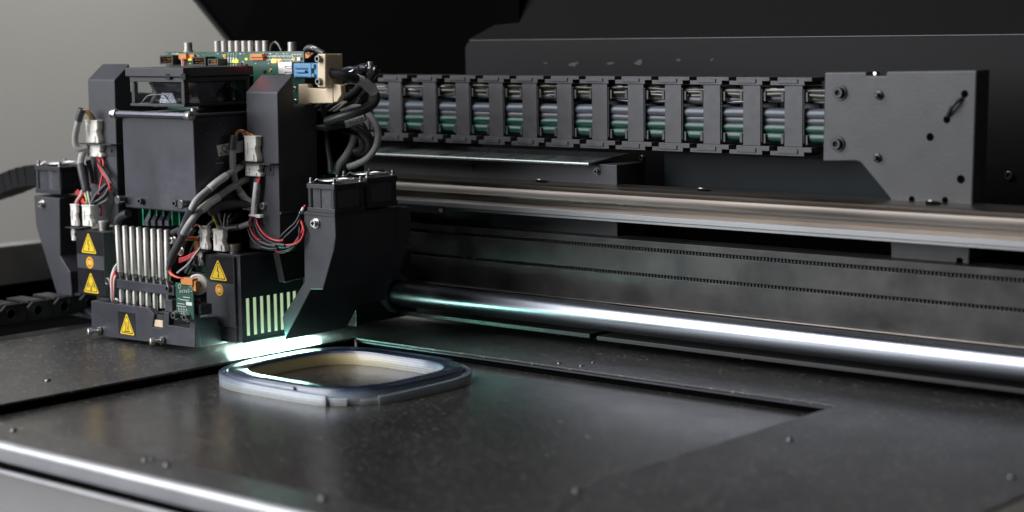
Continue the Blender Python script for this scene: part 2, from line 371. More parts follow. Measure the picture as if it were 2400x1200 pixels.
HY = 260                                                # back panel of the raised hood
hood = thing('hood_cover', 'large black hood cover rising behind the cable chain', 'hood', (300, 320, 0))
e0, e1, e2 = P(1100, 95, Y=HY), P(1046, 172, Y=HY), P(1000, -5, Y=HY+30)
crz = e0.z
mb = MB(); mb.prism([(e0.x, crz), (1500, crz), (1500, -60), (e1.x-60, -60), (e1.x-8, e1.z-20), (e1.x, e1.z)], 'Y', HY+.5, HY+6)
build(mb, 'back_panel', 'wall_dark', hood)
mb = MB(); mb.tube([(e0.x, HY+.6, crz), (1500, HY+.6, crz)], .7, 8, smooth=False); build(mb, 'crease', 'wall_crease', hood)
dz_ = (e2.z-crz); kx = (e2.x-e0.x)/dz_
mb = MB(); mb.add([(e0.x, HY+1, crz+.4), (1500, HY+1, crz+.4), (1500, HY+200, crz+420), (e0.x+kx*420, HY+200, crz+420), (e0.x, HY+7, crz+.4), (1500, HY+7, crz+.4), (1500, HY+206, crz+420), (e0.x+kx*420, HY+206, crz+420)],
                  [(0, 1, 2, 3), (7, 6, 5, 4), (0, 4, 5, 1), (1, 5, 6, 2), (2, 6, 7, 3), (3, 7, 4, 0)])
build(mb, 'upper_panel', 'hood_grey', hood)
n0, n1 = P(540, 100, Y=190), P(450, -12, Y=205)
nb = Vector((n0.x+(n0.x-n1.x)*1.2, n0.y, n0.z-(n1.z-n0.z)*1.2)); nt = n0+(n1-n0)*4
f0 = Vector((e0.x+60, HY+9, nb.z-60)); f1 = Vector((e0.x+60, HY+9, crz+500))
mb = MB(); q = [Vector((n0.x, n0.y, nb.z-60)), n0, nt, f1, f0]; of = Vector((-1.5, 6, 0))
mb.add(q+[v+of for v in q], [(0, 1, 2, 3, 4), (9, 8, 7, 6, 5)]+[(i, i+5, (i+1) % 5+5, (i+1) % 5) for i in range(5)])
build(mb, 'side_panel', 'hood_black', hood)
mb = MB(); mb.tube([n0, nt], 3, 8, smooth=False); build(mb, 'side_edge', 'wall_dark', hood)
for px, py in ((2366, 411),):
    c = P(px, py, Y=HY); screw(c, FR, 3.4, 2.2, hood, 'panel_screw', 'dark_steel', False)
c = P(1505, 370, Y=HY); screw(c, FR, 2.6, 1.6, hood, 'panel_screw', 'dark_steel', False)
# pale scuffs on the back panel
M['scuff'] = mat('pale_scuff', (.032, .032, .031), .6, var=.4, vscale=200)
for k, (px, py, l_, t_) in enumerate(((1278, 148, 16, 3), (1345, 150, 30, 6), (1430, 148, 22, 4), (1497, 146, 26, 7), (1590, 141, 16, 3), (1668, 140, 9, 3))):
    a = P(px, py, Y=HY); pts = []
    for j in range(11):
        t = j*math.tau/11; q = random.uniform(.45, 1)
        pts.append((a.x+math.cos(t)*l_*.26*q+math.sin(t)*t_*.35, a.z+math.sin(t)*t_*.5*q))
    mb = MB(); mb.prism(pts, 'Y', HY+.25, HY+.6); build(mb, 'scuff_mark', 'scuff', hood)

# left cabinet side, seen beyond the head
mb = MB()
z0b, z1b = P(0, 672, X=-450).z, P(0, 578, X=-450).z
mb.box(-478, -450, -900, 700, z0b, z1b)
body = thing('side_cabinet', 'taupe cabinet side with a dark recess beyond the print head', 'cabinet', (-600, -100, 0))
build(mb, 'upper_cover', 'body_grey', body, bevel=2)
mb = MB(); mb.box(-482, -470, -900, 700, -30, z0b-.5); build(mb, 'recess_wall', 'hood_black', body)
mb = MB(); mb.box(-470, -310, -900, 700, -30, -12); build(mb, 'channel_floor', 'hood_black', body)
mb = MB(); mb.box(-300, -262, -900, 190, -30, -5); build(mb, 'channel_ledge', 'plastic', body, bevel=1)

# deck: one folded sheet with the tray opening
LX, RX2, FY, BY = -249, 719, -442, 190
mb = MB()
xs = [LX, 0, 500, RX2]; ys = [FY, -409, -7.5, BY]
T = 1.6
def slab(x0, x1, y0, y1): mb.box(x0, x1, y0, y1, -T, 0)
slab(LX, 0, FY, BY); slab(500, RX2, FY, BY); 
mb2 = mb; slab(0, 500, FY, -409); slab(0, 500, 0, BY)
deck = thing('printer_deck', 'black flecked metal deck around the build tray', 'deck', (235, -120, 0))
def weld_sheet(name, m, parent, rects, z, thick, bevel):
    """one sheet with openings: grid cells welded, only outside edges get walls"""
    bm = bmesh.new(); vd = {}
    def V(x, y):
        if (x, y) not in vd: vd[(x, y)] = bm.verts.new((x, y, z))
        return vd[(x, y)]
    for x0, x1, y0, y1 in rects: bm.faces.new((V(x0, y0), V(x1, y0), V(x1, y1), V(x0, y1)))
    r = bmesh.ops.extrude_face_region(bm, geom=bm.faces[:])
    bmesh.ops.translate(bm, vec=(0, 0, -thick), verts=[v for v in r['geom'] if isinstance(v, bmesh.types.BMVert)])
    bmesh.ops.recalc_face_normals(bm, faces=bm.faces)
    o = MB(); bm.verts.index_update(); o.v = [v.co.copy() for v in bm.verts]; o.f = [[v.index for v in f.verts] for f in bm.faces]; o.mi = [0]*len(o.f); bm.free()
    return build(o, name, m, parent, bevel=bevel)
cells = [(xs[i], xs[i+1], ys[j], ys[j+1]) for i in range(3) for j in range(3) if not (i == 1 and j == 1)]
ys = [FY, -409, 0, BY]
cells = [(xs[i], xs[i+1], ys[j], ys[j+1]) for i in range(3) for j in range(3) if not (i == 1 and j == 1)]
weld_sheet('deck_plate', 'deck', deck, cells, 0, 2.0, .5)
mb = MB()                                                # rolled front lip
prof = [(FY-.3, -2)]
R_ = 4.5
for k in range(9):
    a = math.radians(90+k*11.25); prof.append((FY-.2+R_*math.cos(a), -.05-R_+R_*math.sin(a)))
prof += [(FY-.2-R_, -13), (FY-R_+2, -13), (FY-.3, -9)]
mb.prism(prof[1:], 'X', LX-400, RX2); build(mb, 'front_lip', 'front_edge', deck, angle=50)
mb = MB(); mb.prism([(0.2, -.05), (2.2, -.05), (2.2, -11), (0.2, -11)], 'X', 2.5, 498); build(mb, 'back_flange', 'hood_black', deck)
mb = MB(); mb.prism([(-1.4, -2.2), (-.2, -2.2), (-.2, -3.4), (-1.4, -3.4)], 'X', 2.5, 498); build(mb, 'edge_bead', 'anodised', deck)
mb = MB(); mb.box(-2.2, -.2, -409, 0, -11, -2.1); build(mb, 'side_flange', 'hood_black', deck)
for px, py, r in ((112, 893, 3.2), (32, 1010, 3.0), (340, 1080, 2.6), (355, 1078, 2.2), (392, 1091, 2.8), (757, 1170, 3.0), (1852, 1031, 2.8), (2371, 1119, 2.8), (1311, 852, 2.2), (1363, 858, 2.2), (1390, 850, 1.8), (1743, 842, 2.0), (1352, 1152, 2.6), (1010+300, 776+10, 1.2), (2250, 905, 1.6)):
    c = P(px, py, Z=0); r *= .82
    mb = MB(); mb.lathe(c, (0, 0, 1), [(r*1.1, 0), (r*1.08, r*.25), (r*.85, r*.6), (r*.45, r*.78), (r*.4, r*.45), (0, r*.45)], 20)
    build(mb, 'button_screw', 'dark_steel', deck)
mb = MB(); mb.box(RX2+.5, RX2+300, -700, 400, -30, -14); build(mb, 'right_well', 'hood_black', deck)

fp = thing('front_door', 'warm grey front door panel below the deck lip, blurred in the foreground', 'door', (200, -480, -100))
mb = MB(); mb.prism([(-468, -16), (-463, -12), (-459, -14), (-459, -24), (-500, -70), (-560, -300), (-575, -300), (-515, -70)], 'X', -700, RX2)
mb.v = [Vector((v.x, v.y, v.z)) for v in mb.v]
build(mb, 'door_panel', 'front_panel', fp, bevel=1.5)
mb = MB(); mb.tube([(-700, -462.5, -14.5), (RX2, -462.5, -14.5)], 2.4, 14, smooth=False); build(mb, 'door_edge', 'front_edge', fp)
mb = MB(); mb.box(-700, RX2, -452, -440, -60, -14); build(mb, 'gap_strip', 'hood_black', fp)

# ------------------------------------------------------------------ build tray
mb = MB(); mb.box(1.5, 540, -440, -1.5, -14, -8)
tray = build(mb, 'build_tray', 'bed', None, bevel=.6)
tag(tray, 'dark glossy metal build tray that the resin ring lies on', 'build tray')
mb = MB(); mb.box(1.5, 500, -1.2, -.3, -16, -9)
# ------------------------------------------------------------------ printed ring
RC = (116, -123)
def sup(a, b, t, n=3.6):
    c, s_ = math.cos(t), math.sin(t)
    return (RC[0]+a*math.copysign(abs(c)**(2/n), c), RC[1]+b*math.copysign(abs(s_)**(2/n), s_))
ring = thing('printed_ring', 'milky rounded square resin ring with glossy blue top layers', 'printed part', (RC[0], RC[1], -8))
def band(ao, bo, ai, bi, z0, z1f, t0, t1, n=160, closed=False):
    m_ = MB(); v = []; fs = []
    cnt = n if closed else n+1
    for i in range(cnt):
        t = t0+(t1-t0)*i/n; z1 = z1f((t-t0)/(t1-t0))
        o = sup(ao, bo, t); q = sup(ai, bi, t)
        e = .5
        oc = sup(ao-e, bo-e, t); qc = sup(ai+e, bi+e, t)
        v += [(*o, z0), (*o, z1-e), (*oc, z1), (*qc, z1), (*q, z1-e), (*q, z0)]
    for i in range(n):
        j = (i+1) % cnt
        for k in range(6):
            k2 = (k+1) % 6; fs.append((i*6+k, j*6+k, j*6+k2, i*6+k2))
    if not closed: fs += [tuple(range(5, -1, -1)), tuple(n*6+k for k in range(6))]
    m_.add(v, fs); return m_
TAU = 2*math.pi
def ruffle(u): return 4+.12*math.sin(u*TAU*11)
build(band(86.5, 76.5, 72.5, 63.5, -7.95, ruffle, 0, TAU, 240, True), 'ring_body', 'resin_lamp_tint', ring, angle=60)
build(band(88.6, 78.6, 87.0, 77.0, -7.95, lambda u: 3.3, math.radians(60), math.radians(275), 160), 'inner_layer', 'resin', ring, angle=60)
build(band(93.0, 83.5, 89.2, 79.2, -7.95, lambda u: 3.4-3.4*max(0, (u-.55)/.45)**1.2, math.radians(75), math.radians(296), 160), 'outer_layer', 'resin', ring, angle=60)
build(band(91.0, 80.6, 87.0, 77.0, -7.95, lambda u: -2.6, math.radians(297), math.radians(311), 30), 'step_layer', 'resin', ring, angle=60)
build(band(92.0, 82.0, 87.2, 77.2, -7.95, lambda u: 2.2-3.8*(1-u)**.8, math.radians(-24), math.radians(75), 120), 'outer_layer', 'resin', ring, angle=60)
build(band(89.4, 79.4, 87.2, 77.2, -7.95, lambda u: -3.4, math.radians(-38), math.radians(-24.5), 30), 'step_layer', 'resin', ring, angle=60)

# ------------------------------------------------------------------ rails
XE = 1300
rod = thing('guide_rod', 'polished round steel guide rod running under the grey rails', 'guide rod', (500, 80, 17))
zt, zb = zat(733, 80), zat(797, 80)
RODZ, RODR = (zt+zb)/2, (zt-zb)/2*.985
mb = MB(); mb.lathe((-320, 80, RODZ), (1, 0, 0), [(RODR, 0), (RODR, XE+320)], 72); build(mb, 'rod', 'chrome', rod)
mb = MB(); mb.box(-300, 205, 84, 120, 8, 12.4); build(mb, 'support_strip', 'matt_dark', rod, bevel=.8)
mb = MB(); mb.box(212, XE, 84, 120, 7.2, 11.4); build(mb, 'support_strip', 'matt_dark', rod, bevel=.8)

beam = thing('belt_beam', 'dark steel beam with two toothed belts behind the guide rod', 'beam', (500, 140, 25))
BYF = 128
z = lambda p: zat(p, BYF)
mb = MB()
mb.prism([(BYF-2, z(571)), (BYF+22, z(569)), (BYF+22, z(726)), (BYF, z(726)), (BYF, z(657)), (BYF+5, z(657)), (BYF+5, z(649)), (BYF-.8, z(649)), (BYF-.8, z(596)), (BYF+4, z(596)), (BYF+4, z(587)), (BYF-2, z(587))], 'X', -320, XE)
build(mb, 'beam_body', 'beam', beam, bevel=.4)
mb = MB(); mb.box(-320, XE, BYF-6, BYF+6, z(724)-1.5, z(724)); build(mb, 'lower_edge', 'rail', beam, bevel=.5)
for zz, dy in ((z(591), 1.6), (z(653), 2.6)):
    mb = MB(); mb.box(-320, XE, BYF+dy+1.2, BYF+dy+2.2, zz-2.2, zz+2.2)
    x = -318
    while x < 780: mb.box(x, x+1.7, BYF+dy-.8, BYF+dy+1.3, zz-1.5, zz+1.5); x += 3.4
    build(mb, 'toothed_belt', 'belt', beam)

rail = thing('linear_rail', 'worn brownish steel rail with a pale lower strip', 'rail', (500, 130, 95))
RY = 112
z = lambda p: zat(p, RY)
pr = [(RY+34, zat(439, RY+34)), (RY+8, zat(450, RY+8)), (RY+5, z(453)), (RY+2, z(456)), (RY+4.5, z(462)), (RY+5.5, z(468)), (RY+4, z(475)), (RY+1, z(481)), (RY-1, z(486)), (RY-.5, z(492)), (RY+2, z(498)), (RY+3.0, z(503)), (RY+.5, z(508)), (RY-.5, z(511)), (RY+34, z(511))]
mb = MB(); mb.prism(pr, 'X', -320, XE); build(mb, 'rail_body', 'rail', rail, angle=42)
mb = MB(); mb.prism([(RY-1.4, z(511.5)), (RY-1.4, z(524)), (RY+1, z(525)), (RY+1, z(532)), (RY+30, z(532)), (RY+30, z(511.5))], 'X', -320, XE); build(mb, 'lower_strip', 'rail_pale', rail, bevel=.3)
for px, py in ((1272, 429), (1652, 454), (2190, 483)):
    c = P(px, py, Y=RY+22)
    mb = MB(); mb.lathe((c.x, RY+21, zat(444, RY+21)+.4), (0, .38, 1), [(6.5, -.6), (6.5, .35), (4.2, .35), (4.0, -.3), (0, -.3)], 26); build(mb, 'counterbore', ['dark_steel'], rail)

# galvanised shelf over its black bracket
shelf = thing('shelf_tray', 'narrow galvanised shelf on a black bracket under the cable chain', 'shelf', (80, 160, 110))
SYF = 128
c0 = P(1382, 386, Y=SYF); xE = c0.x; zf = c0.z; zB_ = P(1424, 357, Y=186).z
mb = MB(); mb.prism([(SYF, zf), (SYF, zf+1.6), (186, zB_), (186, zB_-1.5)], 'X', -320, xE)
build(mb, 'shelf_plate', 'galv', shelf, bevel=.3)
mb = MB(); mb.tube([(-320, SYF-.6, zf+.6), (xE, SYF-.6, zf+.6)], 1.5, 12, smooth=False); build(mb, 'rolled_edge', 'galv_edge', shelf)
x1 = P(1446, 420, Y=SYF+12).x
mb = MB(); mb.box(-320, x1, SYF+12, 182, 60, zf-.2); build(mb, 'bracket', 'powder', shelf, bevel=.8)
for px, py in ((1105, 390), (1400, 402)):
    screw(P(px, py, Y=SYF+12), FR, 2.6, 2.2, shelf, 'screw', 'dark_steel')
# blue grey plate and gear under the rail
pl = thing('rear_plate', 'scuffed blue grey metal plate seen through the gap under the rail', 'plate', (60, 190, 40))
xa, xb = P(1072, 500, Y=180).x, P(1432, 500, Y=180).x
EXR = P(2290, 300, Y=192).x
mb = MB(); mb.box(xa, xb, 183, 186, 20, 104); build(mb, 'plate', 'anodised', pl, bevel=.6)
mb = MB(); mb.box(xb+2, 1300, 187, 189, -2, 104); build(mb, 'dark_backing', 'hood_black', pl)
mb = MB(); mb.box(x1+14, EXR, 192, 194, 104.5, 163); build(mb, 'teal_backing', 'blue_panel', pl)
np_ = thing('rating_plate', 'small black rating plate with a CE mark left of the rail', 'rating plate', tuple(P(1010, 476, Y=108)))
a, b = P(934, 468, Y=108), P(1041, 482, Y=108)
mb = MB(); mb.box(a.x, b.x, 108, 109, a.z-10.5, a.z-3.5); build(mb, 'plate', 'sticker', np_)
text('CE', 3.6, (b.x-6.5, 107.8, a.z-8.6), (1, 0, 0), (0, 0, 1), 'solder', 'ce_mark', np_)

# ------------------------------------------------------------------ cable chain with its hoses
CY0, CY1 = 150, 176
pitch = 41.6
chain = thing('cable_chain', 'dark grey plastic cable chain of open links ending at the charcoal box', 'cable chain', (170, 160, 158))
ztop, zbot = P(1838, 181, Y=CY0).z, P(1838, 365, Y=CY0).z
zs1, zs0 = P(1838, 203, Y=CY0).z, P(1838, 341, Y=CY0).z
def link(k):
    x = -98.6 + k*pitch
    x = [-145, -98.6, -52.1, -8.7, 33.8, 75.0, 116.5, 157.1, 197.4, 237.8, 278.2, 318.6, 359.3, 400][k+1]
    w_ = 17.5
    m_ = MB()
    m_.box(x, x+w_, CY0, CY0+2.6, zs0-1, zs1+1)                 # cross bar
    for j in range(26):                                          # serrated edge
        zz = zs0+3+j*(zs1-zs0-6)/25
        m_.box(x-2.2, x-.2, CY0+.4, CY0+2.4, zz-.5, zz+.5) if False else m_.box(x+w_+.1, x+w_+1.6, CY0+.3, CY0+2.2, zz-.55, zz+.55)
    for zA, zB, up in ((zs1+1, ztop, 1), (zbot, zs0-1, -1)):     # side plates
        hgt = zB-zA
        m_.prism([(x-13, zA), (x+20, zA), (x+20, zA+hgt*.5), (x+27, zA+hgt*.5), (x+27, zB), (x-6, zB), (x-6, zA+hgt*.55), (x-13, zA+hgt*.55)] if up > 0 else
                 [(x-13, zA), (x+20, zA), (x+20, zA+hgt*.45), (x+27, zA+hgt*.45), (x+27, zB), (x-6, zB), (x-6, zA+hgt*.5), (x-13, zA+hgt*.5)], 'Y', CY0-1.2, CY1)
        m_.box(x-5, x+14, CY0-2.2, CY0-1.1, zA+hgt*.25, zA+hgt*.75)
    for zz in (zs0+7, zs0+42):                                   # divider lugs
        m_.box(x-4.0, x-1.2, CY0+1, CY0+2.8, zz-6, zz+2); m_.box(x+w_+2.4, x+w_+4.4, CY0+1, CY0+2.8, zz-6, zz+2)
    m_.box(x-3, x+w_+3, CY1-3, CY1, zs0, zs1)
    return m_
for k in range(-1, 12):
    build(link(k), 'chain_link', 'chain', chain, bevel=.35, seg=1)
def hose(name, m, zz, r, dy, label, wob=.6, group='hoses inside the cable chain'):
    pts = [(x, CY0+dy+random.uniform(-wob, wob), zz+random.uniform(-wob, wob)) for x in range(-200, 480, 40)]
    mb = MB(); mb.tube(pts, r, 16, 4); return tag(build(mb, name, m), label, 'hose', group)
zc = lambda f: zs0+(zs1-zs0)*f
hose('fluid_hose', 'green_hose', zc(.13), 4.6, 7.5, 'bottom green hose running through the cable chain', .3)
hose('fluid_hose', 'green_hose', zc(.285), 4.6, 7.5, 'upper of the two green hoses in the cable chain', .3)
hose('fluid_hose', 'violet_hose', zc(.41), 3.4, 7.5, 'thin violet grey hose just above the green hoses', .3)
hose('fluid_hose', 'blue_hose', zc(.53), 4.8, 7.5, 'thick blue grey hose above the violet grey hose', .4)
hose('fluid_hose', 'grey_hose', zc(.77), 2.9, 8, 'dark grey hose under the clear yellow tubes in the chain', 1.5)
hose('air_tube', 'black_hose', zc(.82), 2.6, 8, 'glossy black tube in the upper half of the chain', 2.2)
hose('air_tube', 'black_hose', zc(.715), 1.6, 9, 'lower glossy black tube of the chain, above the empty gap', 1.8)
hose('air_tube', 'yellow_hose', zc(.86), 1.7, 5, 'thin clear yellow tube weaving through the chain', 1.2)
hose('air_tube', 'yellow_hose', zc(.94), 1.6, 6, 'topmost thin clear yellow tube in the chain', 1.2)
hose('air_tube', 'black_hose', zc(.93), 3.2, 8, 'topmost glossy black tube in the chain', 1.4)

# ------------------------------------------------------------------ charcoal end box
EY = 141
eb = thing('chain_end_box', 'charcoal textured metal box holding the end of the cable chain', 'mounting box', (470, 155, 100))
out = [(1932, 169), (2031, 168), (2032, 177), (2076, 177), (2077, 167), (2290, 164), (2279, 482), (2268, 700), (2088, 700), (2086, 466), (2016, 381), (2004, 378), (1928, 379)]
poly_ = xz(out, EY)
mb = MB(); mb.prism(poly_, 'Y', EY, EY+22)
box_o = build(mb, 'box_body', 'panel', eb, bevel=1.6, seg=3)
for (px, py), r in (((1969, 217), 5.6), ((1964, 337), 5.6)):
    screw(P(px, py, Y=EY), FR, r*.78, 3.2, eb, 'bolt', 'black_bolt')
for (px, py) in ((2061, 223), (2057, 370)):
    c = P(px, py, Y=EY); mb = MB(); mb.lathe(c, FR, [(3.6, 0), (3.6, 1), (2.4, 1.6), (1.8, 1.6), (1.7, 5), (1.2, 5.6)], 20); build(mb, 'stud', 'black_bolt', eb)
for (px, py), r in (((2180, 321), 3.2), ((2252, 420), 3.4), ((2137, 467), 2.6), ((2215, 469), 2.6), ((2249, 612), 3.0), ((2261, 220), 3.0), ((2219, 280), 3.0)):
    c = P(px, py, Y=EY); mb = MB(); mb.m = 0; mb.lathe(c, FR, [(r, -.5), (r, .12), (r*.88, .14), (r*.86, -.1)], 24); mb.m = 1; mb.lathe(c, FR, [(r*.9, .02), (0, .04)], 24); build(mb, 'hole', ['matt_black', 'hood_black'], eb)
a, b = P(2256, 228, Y=EY), P(2222, 272, Y=EY)
mb = MB(); mb.tube([(a.x, EY-1, a.z), ((a.x+b.x)/2, EY-4.2, (a.z+b.z)/2+1), (b.x, EY-1, b.z)], 1.5, 10); build(mb, 'cable_tie', 'plastic', eb)
c = P(2056, 172, Y=EY+6); mb = MB(); mb.cyl((c.x, EY+2, c.z), (c.x, EY+8, c.z), 1.4); build(mb, 'latch_pin', 'steel', eb)

# ------------------------------------------------------------------ print head
head = thing('print_head', 'black print head carriage with fans, cables, steel pins and yellow warning labels', 'print head', (-110, -80, 4))

def fan_box(x0, x1, y0, y1, z0, z1, guard=True):
    m_ = MB(); fl = 4.2
    for za, zb2 in ((z0, z0+fl), (z1-fl, z1)):
        m_.box(x0, x1, y0, y0+3.2, za, zb2); m_.box(x0, x1, y1-3.2, y1, za, zb2)
        m_.box(x0, x0+3.2, y0+3.2, y1-3.2, za, zb2); m_.box(x1-3.2, x1, y0+3.2, y1-3.2, za, zb2)
    fr = None
    for x in (x0+2.9, x1-2.9):
        for y in (y0+2.9, y1-2.9): m_.cyl((x, y, z0+1), (x, y, z1-1), 2.9, 14)
    fr = build(m_, 'blower_fan', 'plastic', head, bevel=.5)
    cx, cy = (x0+x1)/2, (y0+y1)/2; R_ = min(x1-x0, y1-y0)/2-1.2
    m_ = MB(); m_.lathe((cx, cy, z0+.5), (0, 0, 1), [(R_, 0), (R_, z1-z0-1), (R_-1, z1-z0-1), (R_-1, 0)], 40); build(m_, 'fan_barrel', 'smoked', fr)
    m_ = MB(); i_ = 2.0
    m_.box(x0+4.5, x1-4.5, y0+i_, y0+i_+.8, z0+fl, z1-fl); m_.box(x1-i_-.8, x1-i_, y0+4.5, y1-4.5, z0+fl, z1-fl); m_.box(x0+i_, x0+i_+.8, y0+4.5, y1-4.5, z0+fl, z1-fl)
    m_.box(x0+(x1-x0)*.42, x0+(x1-x0)*.46, y0+1.2, y0+i_, z0+fl, z1-fl)
    build(m_, 'side_wall', 'smoked', fr)
    m_ = MB(); m_.cyl((cx, cy, z0+2), (cx, cy, z1-3), R_*.42)
    for k in range(7):
        a = k*TAU/7; d = Vector((math.cos(a), math.sin(a), 0)); e = Vector((-math.sin(a), math.cos(a), 0))
        p0 = Vector((cx, cy, z1-5))+d*R_*.4; p1 = Vector((cx, cy, z1-4))+d*(R_-2)
        m_.add([p0, p1, p1+e*5-Vector((0, 0, 8)), p0+e*4-Vector((0, 0, 8))], [(0, 1, 2, 3)])
    build(m_, 'fan_rotor', 'plastic', fr)
    if guard:
        m_ = MB(); zg = z1+2.6
        for q in (.95, .68, .4): m_.torus((cx, cy, zg), (0, 0, 1), R_*q, .36, 36, 8)
        for sx_ in (-1, 1):
            for sy_ in (-1, 1):
                c0 = Vector((cx+sx_*(x1-x0)/2*.84, cy+sy_*(y1-y0)/2*.84, z1+.8)); c1 = Vector((cx+sx_*R_*.6, cy+sy_*R_*.6, zg)); c2 = Vector((cx+sx_*R_*.28, cy+sy_*R_*.28, zg))
                m_.torus(c0, (0, 0, 1), 1.9, .5, 18, 8)
                m_.tube([c0+(c1-c0)*.15, c0+(c1-c0)*.35+Vector((0, 0, .1)), c0+(c1-c0)*.7+Vector((0, 0, 1.6)), c1, c2], .5, 8, 4)
        build(m_, 'finger_guard', 'silver', fr)
        for sx_, sy_ in ((1, -1), (-1, -1), (1, 1), (-1, 1)):
            c0 = (cx+sx_*(x1-x0)/2*.84, cy+sy_*(y1-y0)/2*.84, z1+1.2); m_ = MB(); m_.lathe(c0, (0, 0, 1), [(1.5, 0), (1.5, 3.4), (1.2, 3.8), (.6, 3.8), (.6, 2.6), (0, 2.6)], 14); build(m_, 'guard_screw', 'dark_steel', fr)
    return fr

# right blower: two fans above a tapering duct
BYp = -80
fx0, fx1 = P(718, 425, Y=BYp).x, P(783, 425, Y=BYp).x
fzt, fzb = P(785, 434, Y=BYp).z, P(785, 502, Y=BYp).z
fan_box(fx0, fx1, BYp, BYp+37, fzb, fzt)
fan_box(fx0+.5, fx1+.5, BYp+38.5, BYp+75.5, fzb+1.5, fzt+3)
duct = xz([(711, 494), (785, 505), (787, 555), (783, 585), (757, 679), (729, 679), (668, 797), (661, 743), (713, 660)], BYp)
mb = MB(); mb.prism(duct, 'Y', BYp, -6)
d1 = build(mb, 'air_duct', 'powder_glossy', head, bevel=1.2)
up2 = xz([(711, 498), (785, 505), (787, 555), (783, 585), (757, 679), (720, 679)], BYp)
mb = MB(); mb.prism(up2, 'Y', -5.7, 12); build(mb, 'air_duct', 'powder_glossy', head, bevel=1.2)
screw(P(741, 523, Y=BYp), FR, 3.1, 3.4, head)
mb = MB(); a = P(711, 494, Y=BYp); b = P(785, 505, Y=BYp); mb.box(a.x+.5, b.x+.6, BYp-.8, 0, fzb-2.5, fzb-.05); build(mb, 'fan_flange', 'plastic', head, bevel=.4)
# left blower: fan above a bent duct
lx0, lx1 = P(80, 385, Y=BYp).x, P(139, 385, Y=BYp).x
lz1, lz0 = P(139, 392, Y=BYp).z, P(139, 456, Y=BYp).z
fan_box(lx0, lx1, BYp, BYp+37, lz0, lz1)
dl = xz([(79, 458), (139, 465), (141, 600), (164, 638), (168, 690), (148, 738), (140, 712), (84, 530)], BYp)
mb = MB(); mb.prism(dl, 'Y', BYp, -42); build(mb, 'air_duct', 'powder', head, bevel=1.0)
dl2 = xz([(138, 458), (165, 470), (178, 620), (176, 690), (160, 735), (148, 735), (168, 690), (160, 640), (140, 600)], BYp)
mb = MB(); mb.prism(xz([(148, 738), (215, 752), (214, 745), (160, 700)], BYp), 'Y', BYp+4, -42); build(mb, 'duct_foot', 'anodised', head, bevel=.6)
screw(P(100, 478, Y=BYp), FR, 3.1, 3.4, head)

# towers
def tower(x0, x1, dz, sideX):
    pf = yz([(650, 217), (686, 175), (690, 248), (743, 250), (745, 430), (720, 590), (657, 590)], .66)
    pf = [(a, b+dz) for a, b in pf]
    m_ = MB(); m_.prism(pf, 'X', x0, x1)
    return build(m_, 'tower_cover', 'powder', head, bevel=1.1, seg=3)
tR0, tR1 = P(576, 217, Y=-85).x, .66
towR = tower(tR0, tR1, 0, tR1)
tL0, tL1 = P(205, 187, Y=-85).x, P(268, 187, Y=-85).x
towL = tower(tL0, tL1, 9.4, tL1)
screw(P(622, 482, Y=-85), FR, 3.0, 3.4, towR)
screw(P(728, 285, X=.66), (1, 0, 0), 2.2, 1.2, towR, m='dark_steel', washer=False)
a = P(612, 496, Y=-85); mb = MB(); mb.box(a.x-12, tR1+1.6, -86.2, -45, a.z-1.2, a.z+1); build(mb, 'seam_flange', 'powder', towR, bevel=.4)
mb = MB(); q_ = yz([(650, 594), (664, 662), (712, 650), (712, 590)], -2); mb.prism(q_, 'X', -8, 0.2); build(mb, 'tower_foot', 'matt_dark', towR, bevel=.8)
# backing structure behind the towers
mb = MB(); mb.box(tL0+3, tR1-3, -38, 20, 60, 205); build(mb, 'rear_frame', 'hood_black', head, bevel=1)
mb = MB(); mb.box(-200, -50, -84, -38, 60, 118); build(mb, 'inner_frame', 'hood_black', head, bevel=1)
mb = MB(); mb.box(-20, 4, -36, 40, 30, 150); build(mb, 'carriage_plate', 'powder_glossy', head, bevel=1)

# centre box
bx0, bx1 = P(285, 272, Y=-140).x, P(453, 285, Y=-140).x
bzT, bzB = P(453, 272, Y=-140).z, P(453, 500, Y=-140).z
mb = MB(); mb.box(bx0, bx1, -140, -58, bzB, bzT-1); cbox = build(mb, 'ink_block_housing', 'anodised', head, bevel=1.4, seg=3)
mb = MB(); mb.box(bx0-.5, bx1+1, -141, -57, bzT-.8, bzT+1.4); build(mb, 'top_plate', 'powder', head, bevel=.5)
a, b = P(268, 266, Y=-143), P(452, 272, Y=-143)
cb = MB(); zc_ = (a.z+b.z)/2
cb.lathe((a.x+6, -144.5, zc_), (1, 0, 0), [(2.9, 0), (2.9, b.x-a.x-12)], 8); hb = build(cb, 'handle_bar', 'bar_metal', head, angle=20)
for x_, d_ in ((a.x+6, -1), (b.x-6, 1)):
    mb = MB(); mb.lathe((x_, -144.5, zc_), (d_, 0, 0), [(4.1, 0), (4.3, .5), (4.3, 6), (3.8, 6.6), (2.3, 6.6), (2.2, 4), (0, 4)], 24); build(mb, 'bar_cap', 'steel', hb)
for px, py, r in ((334, 471, 2.9), (416, 476, 2.9)):
    screw(P(px, py, Y=-140), FR, r, 4.2, cbox, 'screw', 'dark_steel', False)
for px, py in ((293, 467), (441, 477)):
    c = P(px, py, Y=-140); mb = MB(); mb.lathe(c, FR, [(3.4, 0), (3.4, 5), (3.9, 5.2), (3.9, 8.6), (3.4, 9)], 22); build(mb, 'thumb_stud', 'dark_steel', cbox)
